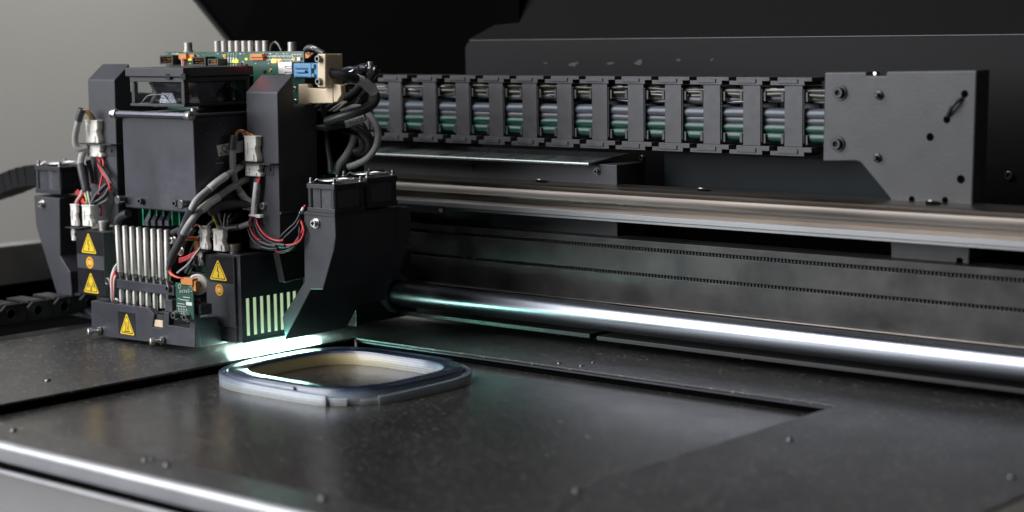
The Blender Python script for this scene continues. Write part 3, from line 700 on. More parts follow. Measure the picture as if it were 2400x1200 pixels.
# QC label on the side of the box
qa, qb = P(510, 342, X=bx1), P(568, 340, X=bx1)
mb = MB(); mb.poly([(bx1+.2, p.y, p.z) for p in (P(507, 341, X=bx1), P(569, 329, X=bx1), P(570, 356, X=bx1), P(512, 367, X=bx1))])
lab = build(mb, 'paper_label', 'paper', cbox)
yd = (P(566, 331, X=bx1)-P(509, 342, X=bx1)); xd_ = Vector((0, yd.y, yd.z)).normalized(); upv = Vector((0, -xd_.z, xd_.y))
o_ = P(519, 357, X=bx1); text('QC', 8.2, (bx1+.35, o_.y, o_.z), xd_, upv, 'ink', 'label_text', lab)
o_ = P(515, 365, X=bx1); text('00.04', 4.0, (bx1+.35, o_.y, o_.z), xd_, upv, 'ink', 'label_text', lab)
mb = MB()
for px, py, l_ in ((480, 282, 1), (516, 290, 1.5), (520, 315, 1.2), (505, 383, 9), (508, 372, 1.5), (486, 313, 1)):
    c = P(px, py, X=bx1); mb.box(bx1, bx1+.1, c.y, c.y+l_, c.z-.18, c.z+.18)
build(mb, 'scratch_mark', 'solder', cbox)

# top fan with clear shroud
fX0, fX1 = P(292, 159, Y=-140).x, P(429, 159, Y=-140).x
fzT = P(429, 159, Y=-140).z; fzt2 = P(429, 184, Y=-140).z; fz0 = P(429, 245, Y=-140).z
tf = MB()
tf.box(fX0, fX1, -140, -61, fzt2+1, fzT); 
tfan = build(tf, 'top_fan', 'plastic', head, bevel=.9)
mb = MB(); mb.box(fX0+4, fX1-2.5, -138, -63, fzt2-3.5, fzt2+.9)
for x_ in (fX0+7.5, fX1-4.5):
    for y_ in (-135.5, -66): mb.cyl((x_, y_, fz0+1), (x_, y_, fzt2-3), 2.6, 14); mb.box(x_-2.2, x_+2.2, y_-2.2, y_+2.2, fz0, fzt2-3)
mb.box(fX0+4, fX1-2, -138.5, -63, fz0-2.5, fz0)
build(mb, 'fan_frame', 'plastic', tfan, bevel=.5)
cx_, cy_ = (fX0+fX1)/2, -100; hh = fzt2-fz0-4.5
mb = MB(); mb.lathe((cx_, cy_, fz0+.3), (0, 0, 1), [(36, 0), (33, hh*.35), (33, hh*.7), (36, hh), (35.2, hh), (32.2, hh*.7), (32.2, hh*.35), (35.2, 0)], 64); build(mb, 'clear_shroud', 'clear', tfan, angle=60)
mb = MB(); mb.lathe((cx_, cy_, fz0+hh*.45), (0, 0, 1), [(26, 0), (30, hh*.15), (33.5, hh*.4), (36.5, hh*.56)], 56); build(mb, 'fan_barrel', 'plastic', tfan, angle=60)
mb = MB(); mb.box(fX0+9.5, fX1-7, -137.4, -136.9, fz0+.3, fzt2-4); mb.box(fX1-4.2, fX1-3.7, -132, -70, fz0+.3, fzt2-4); build(mb, 'clear_shroud', 'clear', tfan)
mb = MB(); mb.cyl((cx_, cy_, fz0+2), (cx_, cy_, fzt2-5), 15, 32)
for k in range(9):
    a_ = k*TAU/9; d = Vector((math.cos(a_), math.sin(a_), 0)); e = Vector((-math.sin(a_), math.cos(a_), 0))
    p0 = Vector((cx_, cy_, fz0+4))+d*14.8; p1 = Vector((cx_, cy_, fz0+3))+d*30
    mb.add([p0, p1, p1+e*15+Vector((0, 0, 15)), p0+e*7+Vector((0, 0, 15))], [(0, 1, 2, 3)])
M['blade'] = mat('glossy_fan_blade', (.06, .06, .07), .18, var=0)
build(mb, 'fan_rotor', 'blade', tfan)
mb = MB(); mb.box(fX0+2, fX1-4, -60.5, -58, 206, fzt2); build(mb, 'back_plate', 'hood_black', tfan)
for q3 in (((331, 243), (345, 226), (362, 221), (362, 243)), ((362, 243), (363, 222), (382, 223), (401, 243))):
    mb = MB(); mb.tube([P(a9, b9, Y=-134) for a9, b9 in q3[(0 if q3[0][0] == 331 else 1):(3 if q3[0][0] == 331 else 4)]], .45, 8); build(mb, 'shroud_rim', 'label_sleeve', tfan)
a_ = P(396, 243, Y=-140)
mb = MB(); c = Vector((a_.x+18, -128, bzT+1.4)); mb.lathe(c, (0, 0, 1), [(4.5, 0), (4.5, 1), (2.8, 1), (2.8, 4.6), (2.4, 5)], 18); build(mb, 'screw', 'steel', tfan)
mb = MB()
for px in (394, 430):
    c = P(px, 181, Y=-140.2); mb.box(c.x-3.2, c.x+2.5, -140.3, -136, c.z-2, c.z+3)
build(mb, 'corner_notch', 'hole', tfan)

# base plate
bout = [(213, 705), (300, 716), (350, 723), (361, 737), (357, 766), (381, 770), (384, 731), (396, 733), (395, 762), (444, 769), (447, 737), (457, 739), (457, 815), (215, 785)]
mb = MB(); mb.prism(xz(bout, -143), 'Y', -143, -137)
base = build(mb, 'base_plate', 'anodised', head, bevel=.5)
a, b = P(213, 705, Y=-143), P(457, 815, Y=-143)
mb = MB(); mb.box(a.x+.5, b.x-.3, -136.8, -100, 5.2, 22); mb.box(a.x+.5, a.x+5, -136.8, -110, 22, 33); mb.box(b.x-9, b.x-.3, -136.8, -116, 22, 30)
build(mb, 'base_block', 'anodised', base, bevel=.5)
za_, zb_ = P(318, 787, Y=-143).z, P(298, 733, Y=-143).z
la, lb = P(276, 724, Y=-143), P(318, 786, Y=-143)
tri_label((P(279, 780, Y=-143).x+P(319, 786, Y=-143).x)/2, za_, 21.5, zb_-za_, -143, 'heat', base, (la.x, lb.x+.5, lb.z-1, la.z-2))
for (x1_, y1_), (x2_, y2_) in (((215, 776), (231, 774)), ((361, 799), (377, 797))):
    c = P((x1_+x2_)/2, (y1_+y2_)/2, Y=-146); mb = MB()
    mb.lathe((c.x+4.5, -143, c.z), (-.45, -1, 0), [(2.6, 0), (3.6, .2), (3.6, 3), (1.7, 3.2), (1.7, 8), (3.3, 8.2), (3.3, 11.8), (2.9, 12.2), (1.7, 12.2), (1.6, 10), (0, 10)], 22); build(mb, 'adjuster_bolt', 'steel', base)
# blocks on the base plate and slot insert
mb = MB()
for p0, p1 in (((385, 701), (404, 730)), ((447, 712), (470, 738))):
    q0, q1 = P(*p0, Y=-141), P(*p1, Y=-141); mb = MB(); mb.box(q0.x, q1.x, -141, -128, q1.z-1, q0.z); build(mb, 'clamp_block', 'anodised', base, bevel=.7)
for px, py in ((396, 699), (462, 709)):
    c = P(px, py, Y=-135); mb = MB(); mb.lathe((c.x, c.y, c.z-2), (0, 0, 1), [(4, 0), (4, 1), (2.9, 1), (2.9, 5), (2.4, 5.4), (1.4, 5.4), (1.4, 3.5), (0, 3.5)], 18); build(mb, 'cap_screw', 'dark_steel', base)
screw(P(397, 676, Y=-137), FR, 3.0, 3, base, 'cap_screw', 'dark_steel', False)
q0, q1 = P(359, 736, Y=-141), P(382, 751, Y=-141); q2 = P(382, 768, Y=-141)
mb = MB(); mb.box(q0.x, q1.x, -140.5, -132, q1.z, q0.z); build(mb, 'sensor_block', 'plastic', base, bevel=.4)
mb = MB(); mb.box(q0.x, q1.x, -141.5, -132, q2.z, q1.z-.3); build(mb, 'sensor_foot', 'cream', base, bevel=.5)
c = P(365, 736, Y=-136); mb = MB(); mb.lathe((c.x, c.y, c.z-1), (0, 0, 1), [(2.2, 0), (2.2, 7), (1.4, 7.2), (1.4, 9.5)], 16); build(mb, 'sensor_pin', 'tube_steel', base)

# steel pins and crossbar
tops = [(275.5, 527), (293, 528), (309.5, 530), (325.5, 531.5), (341.5, 533), (359, 535), (374.5, 536), (391, 537.5)]
bots = [(283, 655), (299.5, 658), (315, 660), (331, 662), (346, 664), (363, 666), (379, 668), (394, 670)]
for i, ((ax_, ay_), (bx_, by_)) in enumerate(zip(tops, bots)):
    p1 = P(ax_, ay_, Y=-132); p0 = P(bx_, by_-4, Y=-132); L_ = (p1-p0).length
    dn = (p0-p1).normalized()
    mb = MB(); mb.lathe(p1, dn, [(1.6, 0), (2.55, .5), (2.75, 1), (2.75, 11), (2.95, 11.3), (2.95, L_-5.5), (2.3, L_-4.8), (1.75, L_), (1.75, L_+9), (2.2, L_+11), (2.5, L_+12), (2.5, L_+22)], 22)
    build(mb, 'steel_pin', 'tube_steel', head)
a, b = P(273, 655, Y=-136), P(409, 672, Y=-136)
zt_, zb_ = P(273, 654, Y=-137).z, P(273, 676, Y=-137).z
mb = MB(); mb.box(a.x, b.x, -137, -127, zb_, zt_); build(mb, 'pin_crossbar', 'anodised', head, bevel=.6)
c = P(252, 659, Y=-134); mb = MB(); mb.torus(c, FR, 2.8, .9, 24, 8); build(mb, 'eyelet', 'dark_steel', head)
# ribbed heat sinks above the pins
for i, px in enumerate((345, 361, 377, 393)):
    c0 = P(px-6, 507, Y=-120); c1 = P(px+6, 530, Y=-120)
    mb = MB(); mb.prism([(-121, c1.z), (-121, c0.z-4), (-116, c0.z+3), (-112, c0.z+3), (-112, c1.z)], 'X', c0.x, c1.x-1); build(mb, 'heat_sink', 'anodised', head, bevel=.4)
mb = MB()
for px in (337, 353, 369, 385, 405, 422):
    c0 = P(px, 505, Y=-117); mb.box(c0.x-.9, c0.x+.9, -118, -100, c0.z-9, c0.z+6)
build(mb, 'green_divider', 'green_wire', head)

# small circuit board on the base
a, b = P(411, 662, Y=-146), P(455, 755, Y=-146)
mb = MB(); mb.box(a.x, b.x, -146, -144.6, b.z+2, a.z); sb = build(mb, 'small_circuit_board', 'pcb', head, bevel=.2)
mb = MB()
for k in range(5): c = P(424+k*5, 683, Y=-146.2); mb.box(c.x-.9, c.x+.9, -147, -146, c.z-1.2, c.z+1.2)
build(mb, 'solder_pins', 'silver', sb)
mb = MB()
for px, py, w_, h_ in ((437, 697, 9, .5), (432, 703, 12, .5), (443, 712, 8, 3), (419, 700, 2, .5), (424, 712, 9, .5), (425, 718, 12, .5)):
    c = P(px, py, Y=-146.2); mb.box(c.x-w_/2, c.x+w_/2, -146.25, -146.02, c.z-h_/2, c.z+h_/2)
for k in range(4):
    for j in range(3):
        c = P(420+k*6, 734-j*5+k, Y=-146.2); mb.box(c.x-1.1, c.x+1.1, -146.2, -146.02, c.z-.2, c.z+.2); mb.box(c.x-1.1, c.x-.8, -146.2, -146.02, c.z-.2, c.z+1.8)
c = P(447, 677, Y=-146.2); mb.torus((c.x, -146.2, c.z), FR, 2.3, .2, 24, 6); mb.torus((P(421, 675, Y=-146.2).x, -146.2, c.z+1), FR, 1.8, .25, 24, 6)
build(mb, 'board_print', 'solder', sb)
a, b = P(424, 653, Y=-147), P(452, 667, Y=-147)
mb = MB(); mb.box(a.x, b.x, -147.5, -141, b.z-1, a.z+1); mb.box(b.x-1, b.x+2.5, -146, -141, b.z-6, a.z-1); build(mb, 'orange_socket', 'relay', sb, bevel=.5)
for px, py in ((414, 738), (440, 743)): screw(P(px, py, Y=-146.2), FR, 3.0, 3.4, sb, 'screw', 'dark_steel')
# roller
c = P(463, 667, Y=-138); mb = MB(); mb.lathe(c, (.55, -1, 0), [(9, -3), (9.2, -1), (9.2, .5), (8.2, 1), (7.0, .4), (4.6, .4), (4.4, 1.6), (2.2, 1.6), (2.0, .4), (0, .4)], 36); build(mb, 'roller', 'bronze', head)
mb = MB(); mb.lathe(c+Vector((1, -1.3, 0)), (.55, -1, 0), [(4.0, .4), (4.0, 1.2), (1.9, 2.4), (1.2, 2.4), (1.0, 1), (0, 1)], 20); build(mb, 'roller_bolt', 'dark_steel', head)

# lamps
LY = -114
def lamp(x0, x1, z0, z1, back, labels, tilt=0):
    m_ = MB(); m_.box(x0, x1, LY, LY+7.5, z0, z1); m_.box(x0+1, x1-1, LY+7.6, back, z0+8, z1)
    lp = build(m_, 'lamp_housing', 'powder', head, bevel=1.0, seg=3)
    return lp
rx0, rx1 = P(480, 600, Y=LY).x, P(547, 600, Y=LY).x
rz1, rz0 = P(545, 603, Y=LY).z, P(547, 769, Y=LY).z
lampR = lamp(rx0, rx1, rz0, rz1, -38, 0)
PX = rx1+5                                             # slotted side plate
zpt, zpb = P(559, 600, X=PX).z, P(559, 805, X=PX).z
st, sb_ = P(582, 699, X=PX).z, P(582, 787, X=PX).z
y0p, y1p = LY+3, P(712, 700, X=PX).y
mb = MB(); mb.box(PX-1, PX, y0p, y1p, st, zpt); mb.box(PX-1, PX, y0p, y1p, zpb, sb_)
prev = y0p
for px in (582, 598.5, 615, 631, 647, 662, 678, 692):
    c = P(px, 740, X=PX).y
    mb.box(PX-1, PX, prev, c-2.1, sb_+.01, st-.01); prev = c+2.1
mb.box(PX-1, PX, prev, y1p, sb_+.01, st-.01)
mb.box(rx0+8, PX-1.05, y0p+4, y1p-2, zpt-1.4, zpt)
mb.box(rx1+.2, PX-1.05, y0p, y0p+1, rz0-12, zpt-1.5)
vent = build(mb, 'vent_plate', 'powder_glossy', head)
mb = MB(); mb.box(PX-6.4, PX-5.4, y0p+4, y1p-2, sb_-2, st+3); build(mb, 'lamp_core', 'slot_glow', lampR)
mb = MB(); mb.box(rx0+4, PX-4, LY+8, y1p-6, 8.2, 9.2); build(mb, 'cure_window', 'cure_glow', lampR)
mb = MB(); q0, q1 = P(503, 768, Y=LY), P(553, 806, Y=LY)
mb.box(q0.x, q1.x, LY+1, LY+7, q1.z, rz0-.2); mb.box(rx0+2, q0.x+4, LY+3, LY+9, q1.z+2, rz0-.3); build(mb, 'lamp_foot', 'powder_glossy', head, bevel=.7)
mb = MB(); q0 = P(490, 773, Y=LY); mb.lathe((q0.x, LY+1, q0.z), FR, [(3, -2), (3, 0), (1.2, .3), (0, .3)], 16); build(mb, 'foot_screw', 'gold', head)
mb = MB(); 
for zz in (zpb-.2,): mb.tube([(PX+.3, y0p, zz), (PX+.3, y1p-8, zz)], .7, 8, smooth=False)
build(mb, 'plate_edge', 'silver', vent)
lc = (rx0+rx1)/2
z_a, z_b = P(518, 656, Y=LY).z, P(500, 602, Y=LY).z
tri_label(lc-1.5, z_a-.5, 24, z_b-z_a-1, LY, 'bolt', lampR, (rx0+.8, rx1-1, z_a-2.5, z_b+1.2))
round_label(lc-1, P(502, 678, Y=LY).z, 5.2, LY, lampR)
lx0_, lx1_ = P(177, 540, Y=LY).x, P(241, 548, Y=LY).x
mz1, mz0 = P(241, 546, Y=LY).z, P(245, 696, Y=LY).z
lampL = lamp(lx0_, lx1_, mz0, mz1, -45, 0)
lc = (lx0_+lx1_)/2
z_a, z_b = P(196, 592, Y=LY).z, P(196, 543, Y=LY).z
tri_label(lc-1.2, z_a, 24, z_b-z_a, LY, 'bolt', lampL, (lx0_+.6, lx1_-.8, z_a-1.5, z_b+1))
round_label(lc-.8, P(198, 614, Y=LY).z, 5.6, LY, lampL)
z_a, z_b = P(205, 685, Y=LY).z, P(203, 636, Y=LY).z
tri_label(lc, z_a, 24, z_b-z_a, LY, 'antenna', lampL, (lx0_+.8, lx1_-.6, z_a-2, z_b+2.8))
mb = MB(); mb.box(lx0_+20, lx1_-2, LY+6, -60, mz0-14, mz0+9); mb.box(lx1_-12, lx1_+2, LY+2, LY+6, 14, mz0-1); build(mb, 'lamp_foot', 'powder_glossy', head, bevel=.7)
for px, py, Y_ in ((550, 588, -88), (243, 531, -88)):     # knurled thumb screws
    zl = rz1 if px > 400 else mz1
    c = P(px, py, Y=-98); mb = MB(); mb.lathe((c.x, c.y, zl), (0, 0, 1), [(4.6, 0), (4.6, 3), (5.6, 3.2), (5.6, 8.6), (5.1, 9.2), (0, 9.2)], 30); build(mb, 'thumb_screw', 'tube_steel', head)

# connectors
def connector(px0, py0, px1, py1, Y_, parent=None, d=11, taper=0.0, name='connector'):
    a_, b_ = P(px0, py0, Y=Y_), P(px1, py1, Y=Y_)
    m_ = MB(); W_ = px1-px0; x0 = a_.x; x1 = P(px0+W_*.70, py1, Y=Y_).x; d = W_*.30/1.75; z1, z0 = a_.z, b_.z; h = z1-z0; w_ = x1-x0
    m_.box(x0, x1, Y_, Y_+d, z1-1.2, z1)
    m_.prism([(x0+.7, z1-1.25), (x1-.7, z1-1.25), (x1-.7, z0+h*.62), (x1-1.9, z0+h*.58), (x1-1.9, z0+h*.40), (x1+taper, z0+h*.2), (x1+taper, z0), (x0+.5, z0)], 'Y', Y_+.4, Y_+d-.4)
    m_.box(x0+w_*.20, x0+w_*.34, Y_-.4, Y_+.35, z0+h*.3, z1-h*.25)
    m_.box(x0+w_*.60, x0+w_*.82, Y_-.6, Y_+.45, z0+h*.04, z0+h*.30)
    m_.box(x0+.2, x0+w_*.9, Y_-.1, Y_+.45, z0+h*.50, z0+h*.53)
    return build(m_, name, 'nylon', parent or head, bevel=.45)
connector(198, 281, 242, 336, -93); connector(201, 338, 250, 369, -92, taper=.6)
connector(570, 318, 614, 380, -93); connector(572, 383, 623, 415, -92, taper=.6)
connector(163, 478, 188, 531, -112); connector(165, 533, 180, 565, -112)
connector(190, 480, 223, 532, -110, taper=1)
connector(465, 529, 495, 586, -113); connector(463, 588, 479, 624, -113)
connector(497, 536, 535, 591, -110, taper=1)
def bracket(px0, px1, py, pyb, pxr, tw):
    a_, b_ = P(px0, py, Y=-94), P(px1, py, Y=-94); c_ = P(pxr, pyb, Y=-86.2)
    m_ = MB(); m_.box(a_.x, b_.x-2, -96, -81, a_.z-.5, a_.z+.4); m_.box(c_.x-7, c_.x+4, -86.4, -85.2, c_.z-6, a_.z-.6)
    br = build(m_, 'connector_bracket', 'plastic', head, bevel=.2)
    screw((c_.x-1, -86.4, c_.z), FR, 1.9, 1.2, br, 'screw', 'dark_steel', False)
bracket(189, 266, 336, 352, 262, towL); bracket(558, 640, 381, 396, 634, towR)
a = P(158, 532, Y=-113); mb = MB(); mb.box(a.x, a.x+22, -116, -104, a.z-.5, a.z+.3); build(mb, 'connector_shelf', 'plastic', head, bevel=.2); mb = MB(); a = P(456, 587, Y=-114); mb.box(a.x, a.x+16, -116.5, -104, a.z-.5, a.z+.3); build(mb, 'connector_shelf', 'plastic', head, bevel=.2)

# cables and wires
def cable(pts, dia, m='grey_sheath', name='cable', parent=None, n=14, front=True):
    m_ = MB(); q_ = []
    for a_, b_, c_ in pts:
        p = P(a_, b_, Y=c_)
        if front and bx1-60 < p.x < bx1+dia/2+2 and p.z > bzB-14 and -146 < p.y < -50 and a_ > 440: p = P(a_, b_, X=bx1+dia/2+2.5)
        q_.append(p)
    m_.tube(q_, dia/2, n); return build(m_, name, m, parent or head, angle=60)
def sleeve(pts, dia, m, parent, name='sleeve'):
    return cable(pts, dia, m, name, parent)
# two big labelled cables in front of the centre box
c1 = cable([(590, 372, -74), (567, 388, -84), (528, 413, -95), (491, 442, -110), (462, 468, -128), (449, 490, -140), (438, 512, -146), (428, 540, -146)], 5.9)
sleeve([(530, 412, -94.5), (510, 426, -102), (490, 443, -110.5)], 6.9, 'label_sleeve', c1, 'label_sleeve')
sleeve([(449, 489, -140), (437, 515, -146), (429, 535, -146), (424, 548, -144)], 6.9, 'shrink', c1, 'heat_shrink')
c2 = cable([(592, 415, -80), (570, 424, -88), (539, 442, -98), (505, 466, -112), (471, 492, -132), (447, 520, -146), (430, 548, -149), (412, 585, -148)], 6.1)
sleeve([(512, 462, -110), (490, 477, -120), (470, 493, -132.5)], 7.1, 'label_sleeve', c2, 'label_sleeve')
sleeve([(430, 548, -149), (420, 570, -149), (408, 592, -148), (399, 616, -147)], 7.2, 'shrink', c2, 'heat_shrink')
cable([(399, 614, -147), (396, 624, -147), (395, 632, -147)], 4.6, 'shrink', 'cable_boot', c2)
for dx, m_ in ((0, 'orange_wire'), (2.5, 'red_wire'), (-2, 'orange_wire')):
    cable([(396+dx, 628, -147), (401+dx, 642, -147), (416+dx, 650, -148), (429+dx, 653, -147), (437+dx, 660, -146)], 1.3, m_, 'wire', None, 8)
# text on sleeves
d_ = (P(470, 493, Y=-132.5)-P(512, 462, Y=-110)).normalized(); toC = (CAM-P(490, 477, Y=-120)).normalized(); u_ = d_.cross(toC).normalized()
o_ = P(506, 468, Y=-113)+toC*3.6; text('CBL-01111', 3.1, o_-u_*(-.2), d_, toC.cross(d_), 'ink', 'label_text', c2)
d_ = (P(490, 443, Y=-110.5)-P(530, 412, Y=-94.5)).normalized(); o_ = P(516, 423, Y=-99)+toC*3.5; text('BLM1', 2.9, o_, -d_, toC.cross(-d_), 'ink', 'label_text', c1)
# dark cable feeding the right lamp connector
c3 = cable([(600, 486, -84), (587, 482, -88), (560, 478, -96), (533, 479, -104), (515, 484, -109), (500, 493, -112), (492, 497, -112)], 7.6, 'shrink')
sleeve([(600, 486, -83), (586, 482, -88), (570, 479.5, -93)], 8.6, 'label_sleeve', c3, 'label_sleeve')
for k, m_ in enumerate(('yellow_wire', 'green_wire', 'black_wire', 'black_wire', 'white_wire')):
    cable([(495+k*3, 494, -112), (499+k*3.3, 507, -113), (507+k*2.8, 525, -110), (511+k*3, 540, -106)], 1.6, m_, 'wire', None, 8)
# looping cable to the tower connector
c4 = cable([(548, 322, -96), (546, 340, -97), (545, 365, -97), (546, 392, -97), (550, 420, -96), (560, 445, -94), (574, 465, -91), (590, 478, -86)], 5.9)
sleeve([(549, 318, -96), (547, 332, -97), (545, 351, -97)], 6.9, 'shrink', c4, 'heat_shrink')
sleeve([(562, 449, -93.5), (574, 465, -91), (588, 476, -87)], 6.8, 'label_sleeve', c4, 'label_sleeve')
for k, m_ in enumerate(('brown_wire', 'orange_wire', 'green_wire', 'yellow_wire', 'brown_wire', 'black_wire')):
    cable([(548+k*1.5, 327, -96), (551+k*2, 315-k, -96), (560+k*2, 306+k*2.2, -95+k*.5), (573+k*3, 307+k*2, -93+k), (582+k*5, 320, -90+k)], 1.7, m_, 'wire', None, 8)
c5 = cable([(470, 545, -100), (500, 541, -98), (528, 537, -98), (556, 533, -97), (586, 524, -94)], 5.2, 'grey_sheath')
sleeve([(532, 536, -98), (556, 533, -97), (562, 531, -96.8)], 6.2, 'shrink', c5, 'heat_shrink')
for pts, dia, m_ in (([(530, 500, -96), (527, 520, -97), (526, 545, -98)], 3.4, 'shrink'), ([(541, 500, -92), (534, 512, -92), (531, 540, -92)], 1.4, 'white_wire'),
                     ([(560, 500, -86), (530, 530, -86), (490, 560, -90)], 4.2, 'rubber'),
                     ([(520, 500, -96), (480, 540, -104), (450, 590, -112), (440, 640, -116)], 4.4, 'rubber'),
                     ([(398, 548, -128), (412, 542, -130), (424, 536, -132)], 5.2, 'shrink'), ([(470, 580, -118), (455, 600, -122), (440, 620, -124), (415, 640, -128)], 1.9, 'grey_sheath'),
                     ([(452, 596, -114), (447, 620, -116), (437, 640, -118)], 5.4, 'rubber'), ([(300, 500, -130), (283, 508, -130), (276, 520, -130), (274, 545, -126)], 7.5, 'rubber'),
                     ([(455, 535, -118), (445, 550, -120), (434, 562, -122), (424, 590, -122)], 5.0, 'shrink')):
    cable(pts, dia, m_, front=False)
for dz in (0, 4.5, 9):
    cable([(420, 606+dz, -126), (440, 600+dz*.8, -124), (462, 588+dz*.6, -120)], 1.6, 'red_wire', 'wire', None, 8)
for k, m_ in enumerate(('orange_wire', 'red_wire', 'black_wire', 'brown_wire')):
    cable([(430, 553+k*3, -124), (445, 555+k*2.4, -121), (463, 556+k*1.8, -116)], 1.5, m_, 'wire', None, 8)
cable([(446, 548, -120), (455, 531, -117), (466, 527, -115), (475, 534, -112)], 1.6, 'brown_wire', 'wire', None, 8)
mb = MB(); c = P(407, 563, Y=-128); screw(c, FR, 3, 3, head, 'frame_screw', 'steel'); screw(P(424, 588, Y=-126), FR, 3, 3, head, 'frame_screw', 'steel'); screw(P(458, 612, Y=-118), FR, 3, 3, head, 'frame_screw', 'dark_steel')
a, b = P(447, 566, Y=-112.5), P(478, 640, Y=-112.5)
mb = MB(); mb.box(a.x, b.x, -108, -106, b.z, P(470, 600, Y=-108).z); build(mb, 'small_circuit_board', 'pcb', head)
a, b = P(456, 566, Y=-112), P(467, 600, Y=-112); mb = MB(); mb.box(a.x, b.x, -113, -108.5, b.z, a.z); build(mb, 'orange_socket', 'relay', head, bevel=.4)
# sleeve and wire loops under the tower connector
ws = cable([(602, 428, -92), (598, 465, -92), (594, 502, -92)], 5.2, 'white_sleeve', 'label_sleeve')
d_ = (P(597, 492, Y=-92)-P(600, 440, Y=-92)).normalized(); toC = (CAM-P(598, 465, Y=-92)).normalized()
o_ = P(600, 446, Y=-92)+toC*2.75; text('ASY-03621', 3.5, o_, d_, toC.cross(d_), 'ink', 'label_text', ws)
a, b = P(585, 501, Y=-94), P(613, 511, Y=-94); mb = MB(); mb.box(a.x, b.x-5, -95.5, -90, b.z+.6, a.z-.4); mb.box(b.x-6.5, b.x, -96, -91, b.z, a.z); build(mb, 'cable_tie', 'nylon', head, bevel=.7)
for dx, m_ in ((-6, 'black_wire'), (-3, 'black_wire'), (0, 'brown_wire'), (4, 'red_wire'), (7, 'red_wire')):
    cable([(604+dx, 412, -88), (602+dx*.9, 421, -91), (601+dx*.5, 432, -92)], 1.7, m_, 'wire', None, 8)
loops = [([(590, 510, -92), (586, 528, -93), (591, 545, -94), (601, 558, -95), (614, 566, -95)], 'red_wire'),
         ([(600, 510, -92), (605, 528, -93), (616, 545, -94), (632, 558, -95), (650, 564, -94), (664, 563, -92)], 'red_wire'),
         ([(596, 510, -91), (600, 530, -92), (610, 550, -93), (630, 566, -93), (655, 572, -92)], 'black_wire'),
         ([(587, 510, -91), (582, 528, -92), (585, 548, -93), (596, 566, -94), (612, 576, -94), (640, 584, -93)], 'black_wire'),
         ([(593, 510, -90), (594, 530, -91), (600, 552, -92), (618, 572, -92), (650, 583, -92)], 'black_wire'),
         ([(640, 585, -92), (655, 591, -90), (670, 589, -88), (684, 578, -86), (697, 560, -84), (707, 545, -83), (710, 528, -82), (704, 515, -82)], 'red_wire'),
         ([(664, 574, -91), (682, 574, -89), (700, 567, -86), (710, 553, -84), (712, 538, -83), (706, 520, -82)], 'red_wire'),
         ([(650, 565, -93), (662, 550, -92), (678, 535, -89), (692, 522, -86), (701, 506, -83), (706, 494, -82)], 'black_wire'),
         ([(655, 570, -92), (668, 556, -91), (684, 541, -88), (697, 527, -85), (704, 510, -82)], 'black_wire'),
         ([(655, 590, -91), (675, 586, -90), (690, 578, -87), (700, 560, -85), (702, 540, -84), (703, 520, -82)], 'black_wire'),
         ([(620, 570, -94), (645, 578, -92), (670, 580, -90), (690, 572, -88)], 'green_wire'),
         ([(697, 530, -83), (701, 510, -82), (706, 495, -81), (716, 481, -79)], 'red_wire')]
for pts, m_ in loops: cable(pts, 2.0, m_, 'wire', None, 8)
cable([(611, 567, -95), (630, 574, -94), (648, 576, -93)], 3.9, 'black_wire', 'wire_sleeve'); cable([(612, 578, -94), (632, 583, -93), (652, 582, -92)], 3.6, 'black_wire', 'wire_sleeve')
cable([(640, 572, -93), (655, 573, -92), (668, 575, -91)], 3.6, 'rubber', 'wire_sleeve')
cable([(704, 500, -82), (708, 493, -81), (711, 487, -80)], 2.8, 'label_sleeve', 'wire_sleeve')

# left group of cables
cl = cable([(191, 262, -100), (186, 276, -101), (180, 300, -102), (176, 325, -102), (179, 343, -101), (190, 350, -98), (205, 347, -93)], 6.2)
sleeve([(193, 256, -100), (188, 268, -101), (184, 283, -101.5)], 7.4, 'shrink', cl, 'heat_shrink')
for k, m_ in enumerate(('orange_wire', 'yellow_wire', 'green_wire', 'brown_wire')):
    cable([(190+k, 258, -100), (200+k*2, 262-k, -98), (208+k*3, 270, -95), (213+k*4, 282, -90)], 1.6, m_, 'wire', None, 8)
cl2 = cable([(206, 350, -92), (193, 362, -97), (189, 385, -100), (194, 410, -101), (200, 436, -101), (201, 447, -101)], 6.6, 'grey_sheath')
sleeve([(189, 385, -100), (194, 410, -101), (200, 434, -101), (202, 447, -101)], 8.0, 'shrink', cl2, 'heat_shrink')
for k, m_ in enumerate(('yellow_wire', 'green_wire', 'black_wire', 'white_wire', 'black_wire')):
    cable([(198+k*2, 444, -101), (200+k*2.2, 458, -103), (203+k*2, 470, -104), (200+k*4, 484, -104)], 1.6, m_, 'wire', None, 8)
for k, m_ in enumerate(('brown_wire', 'white_wire', 'black_wire', 'red_wire')):
    cable([(190+k*2, 446, -101), (186+k*2, 458, -104), (178+k*2, 470, -106), (172+k*4, 482, -106)], 1.6, m_, 'wire', None, 8)
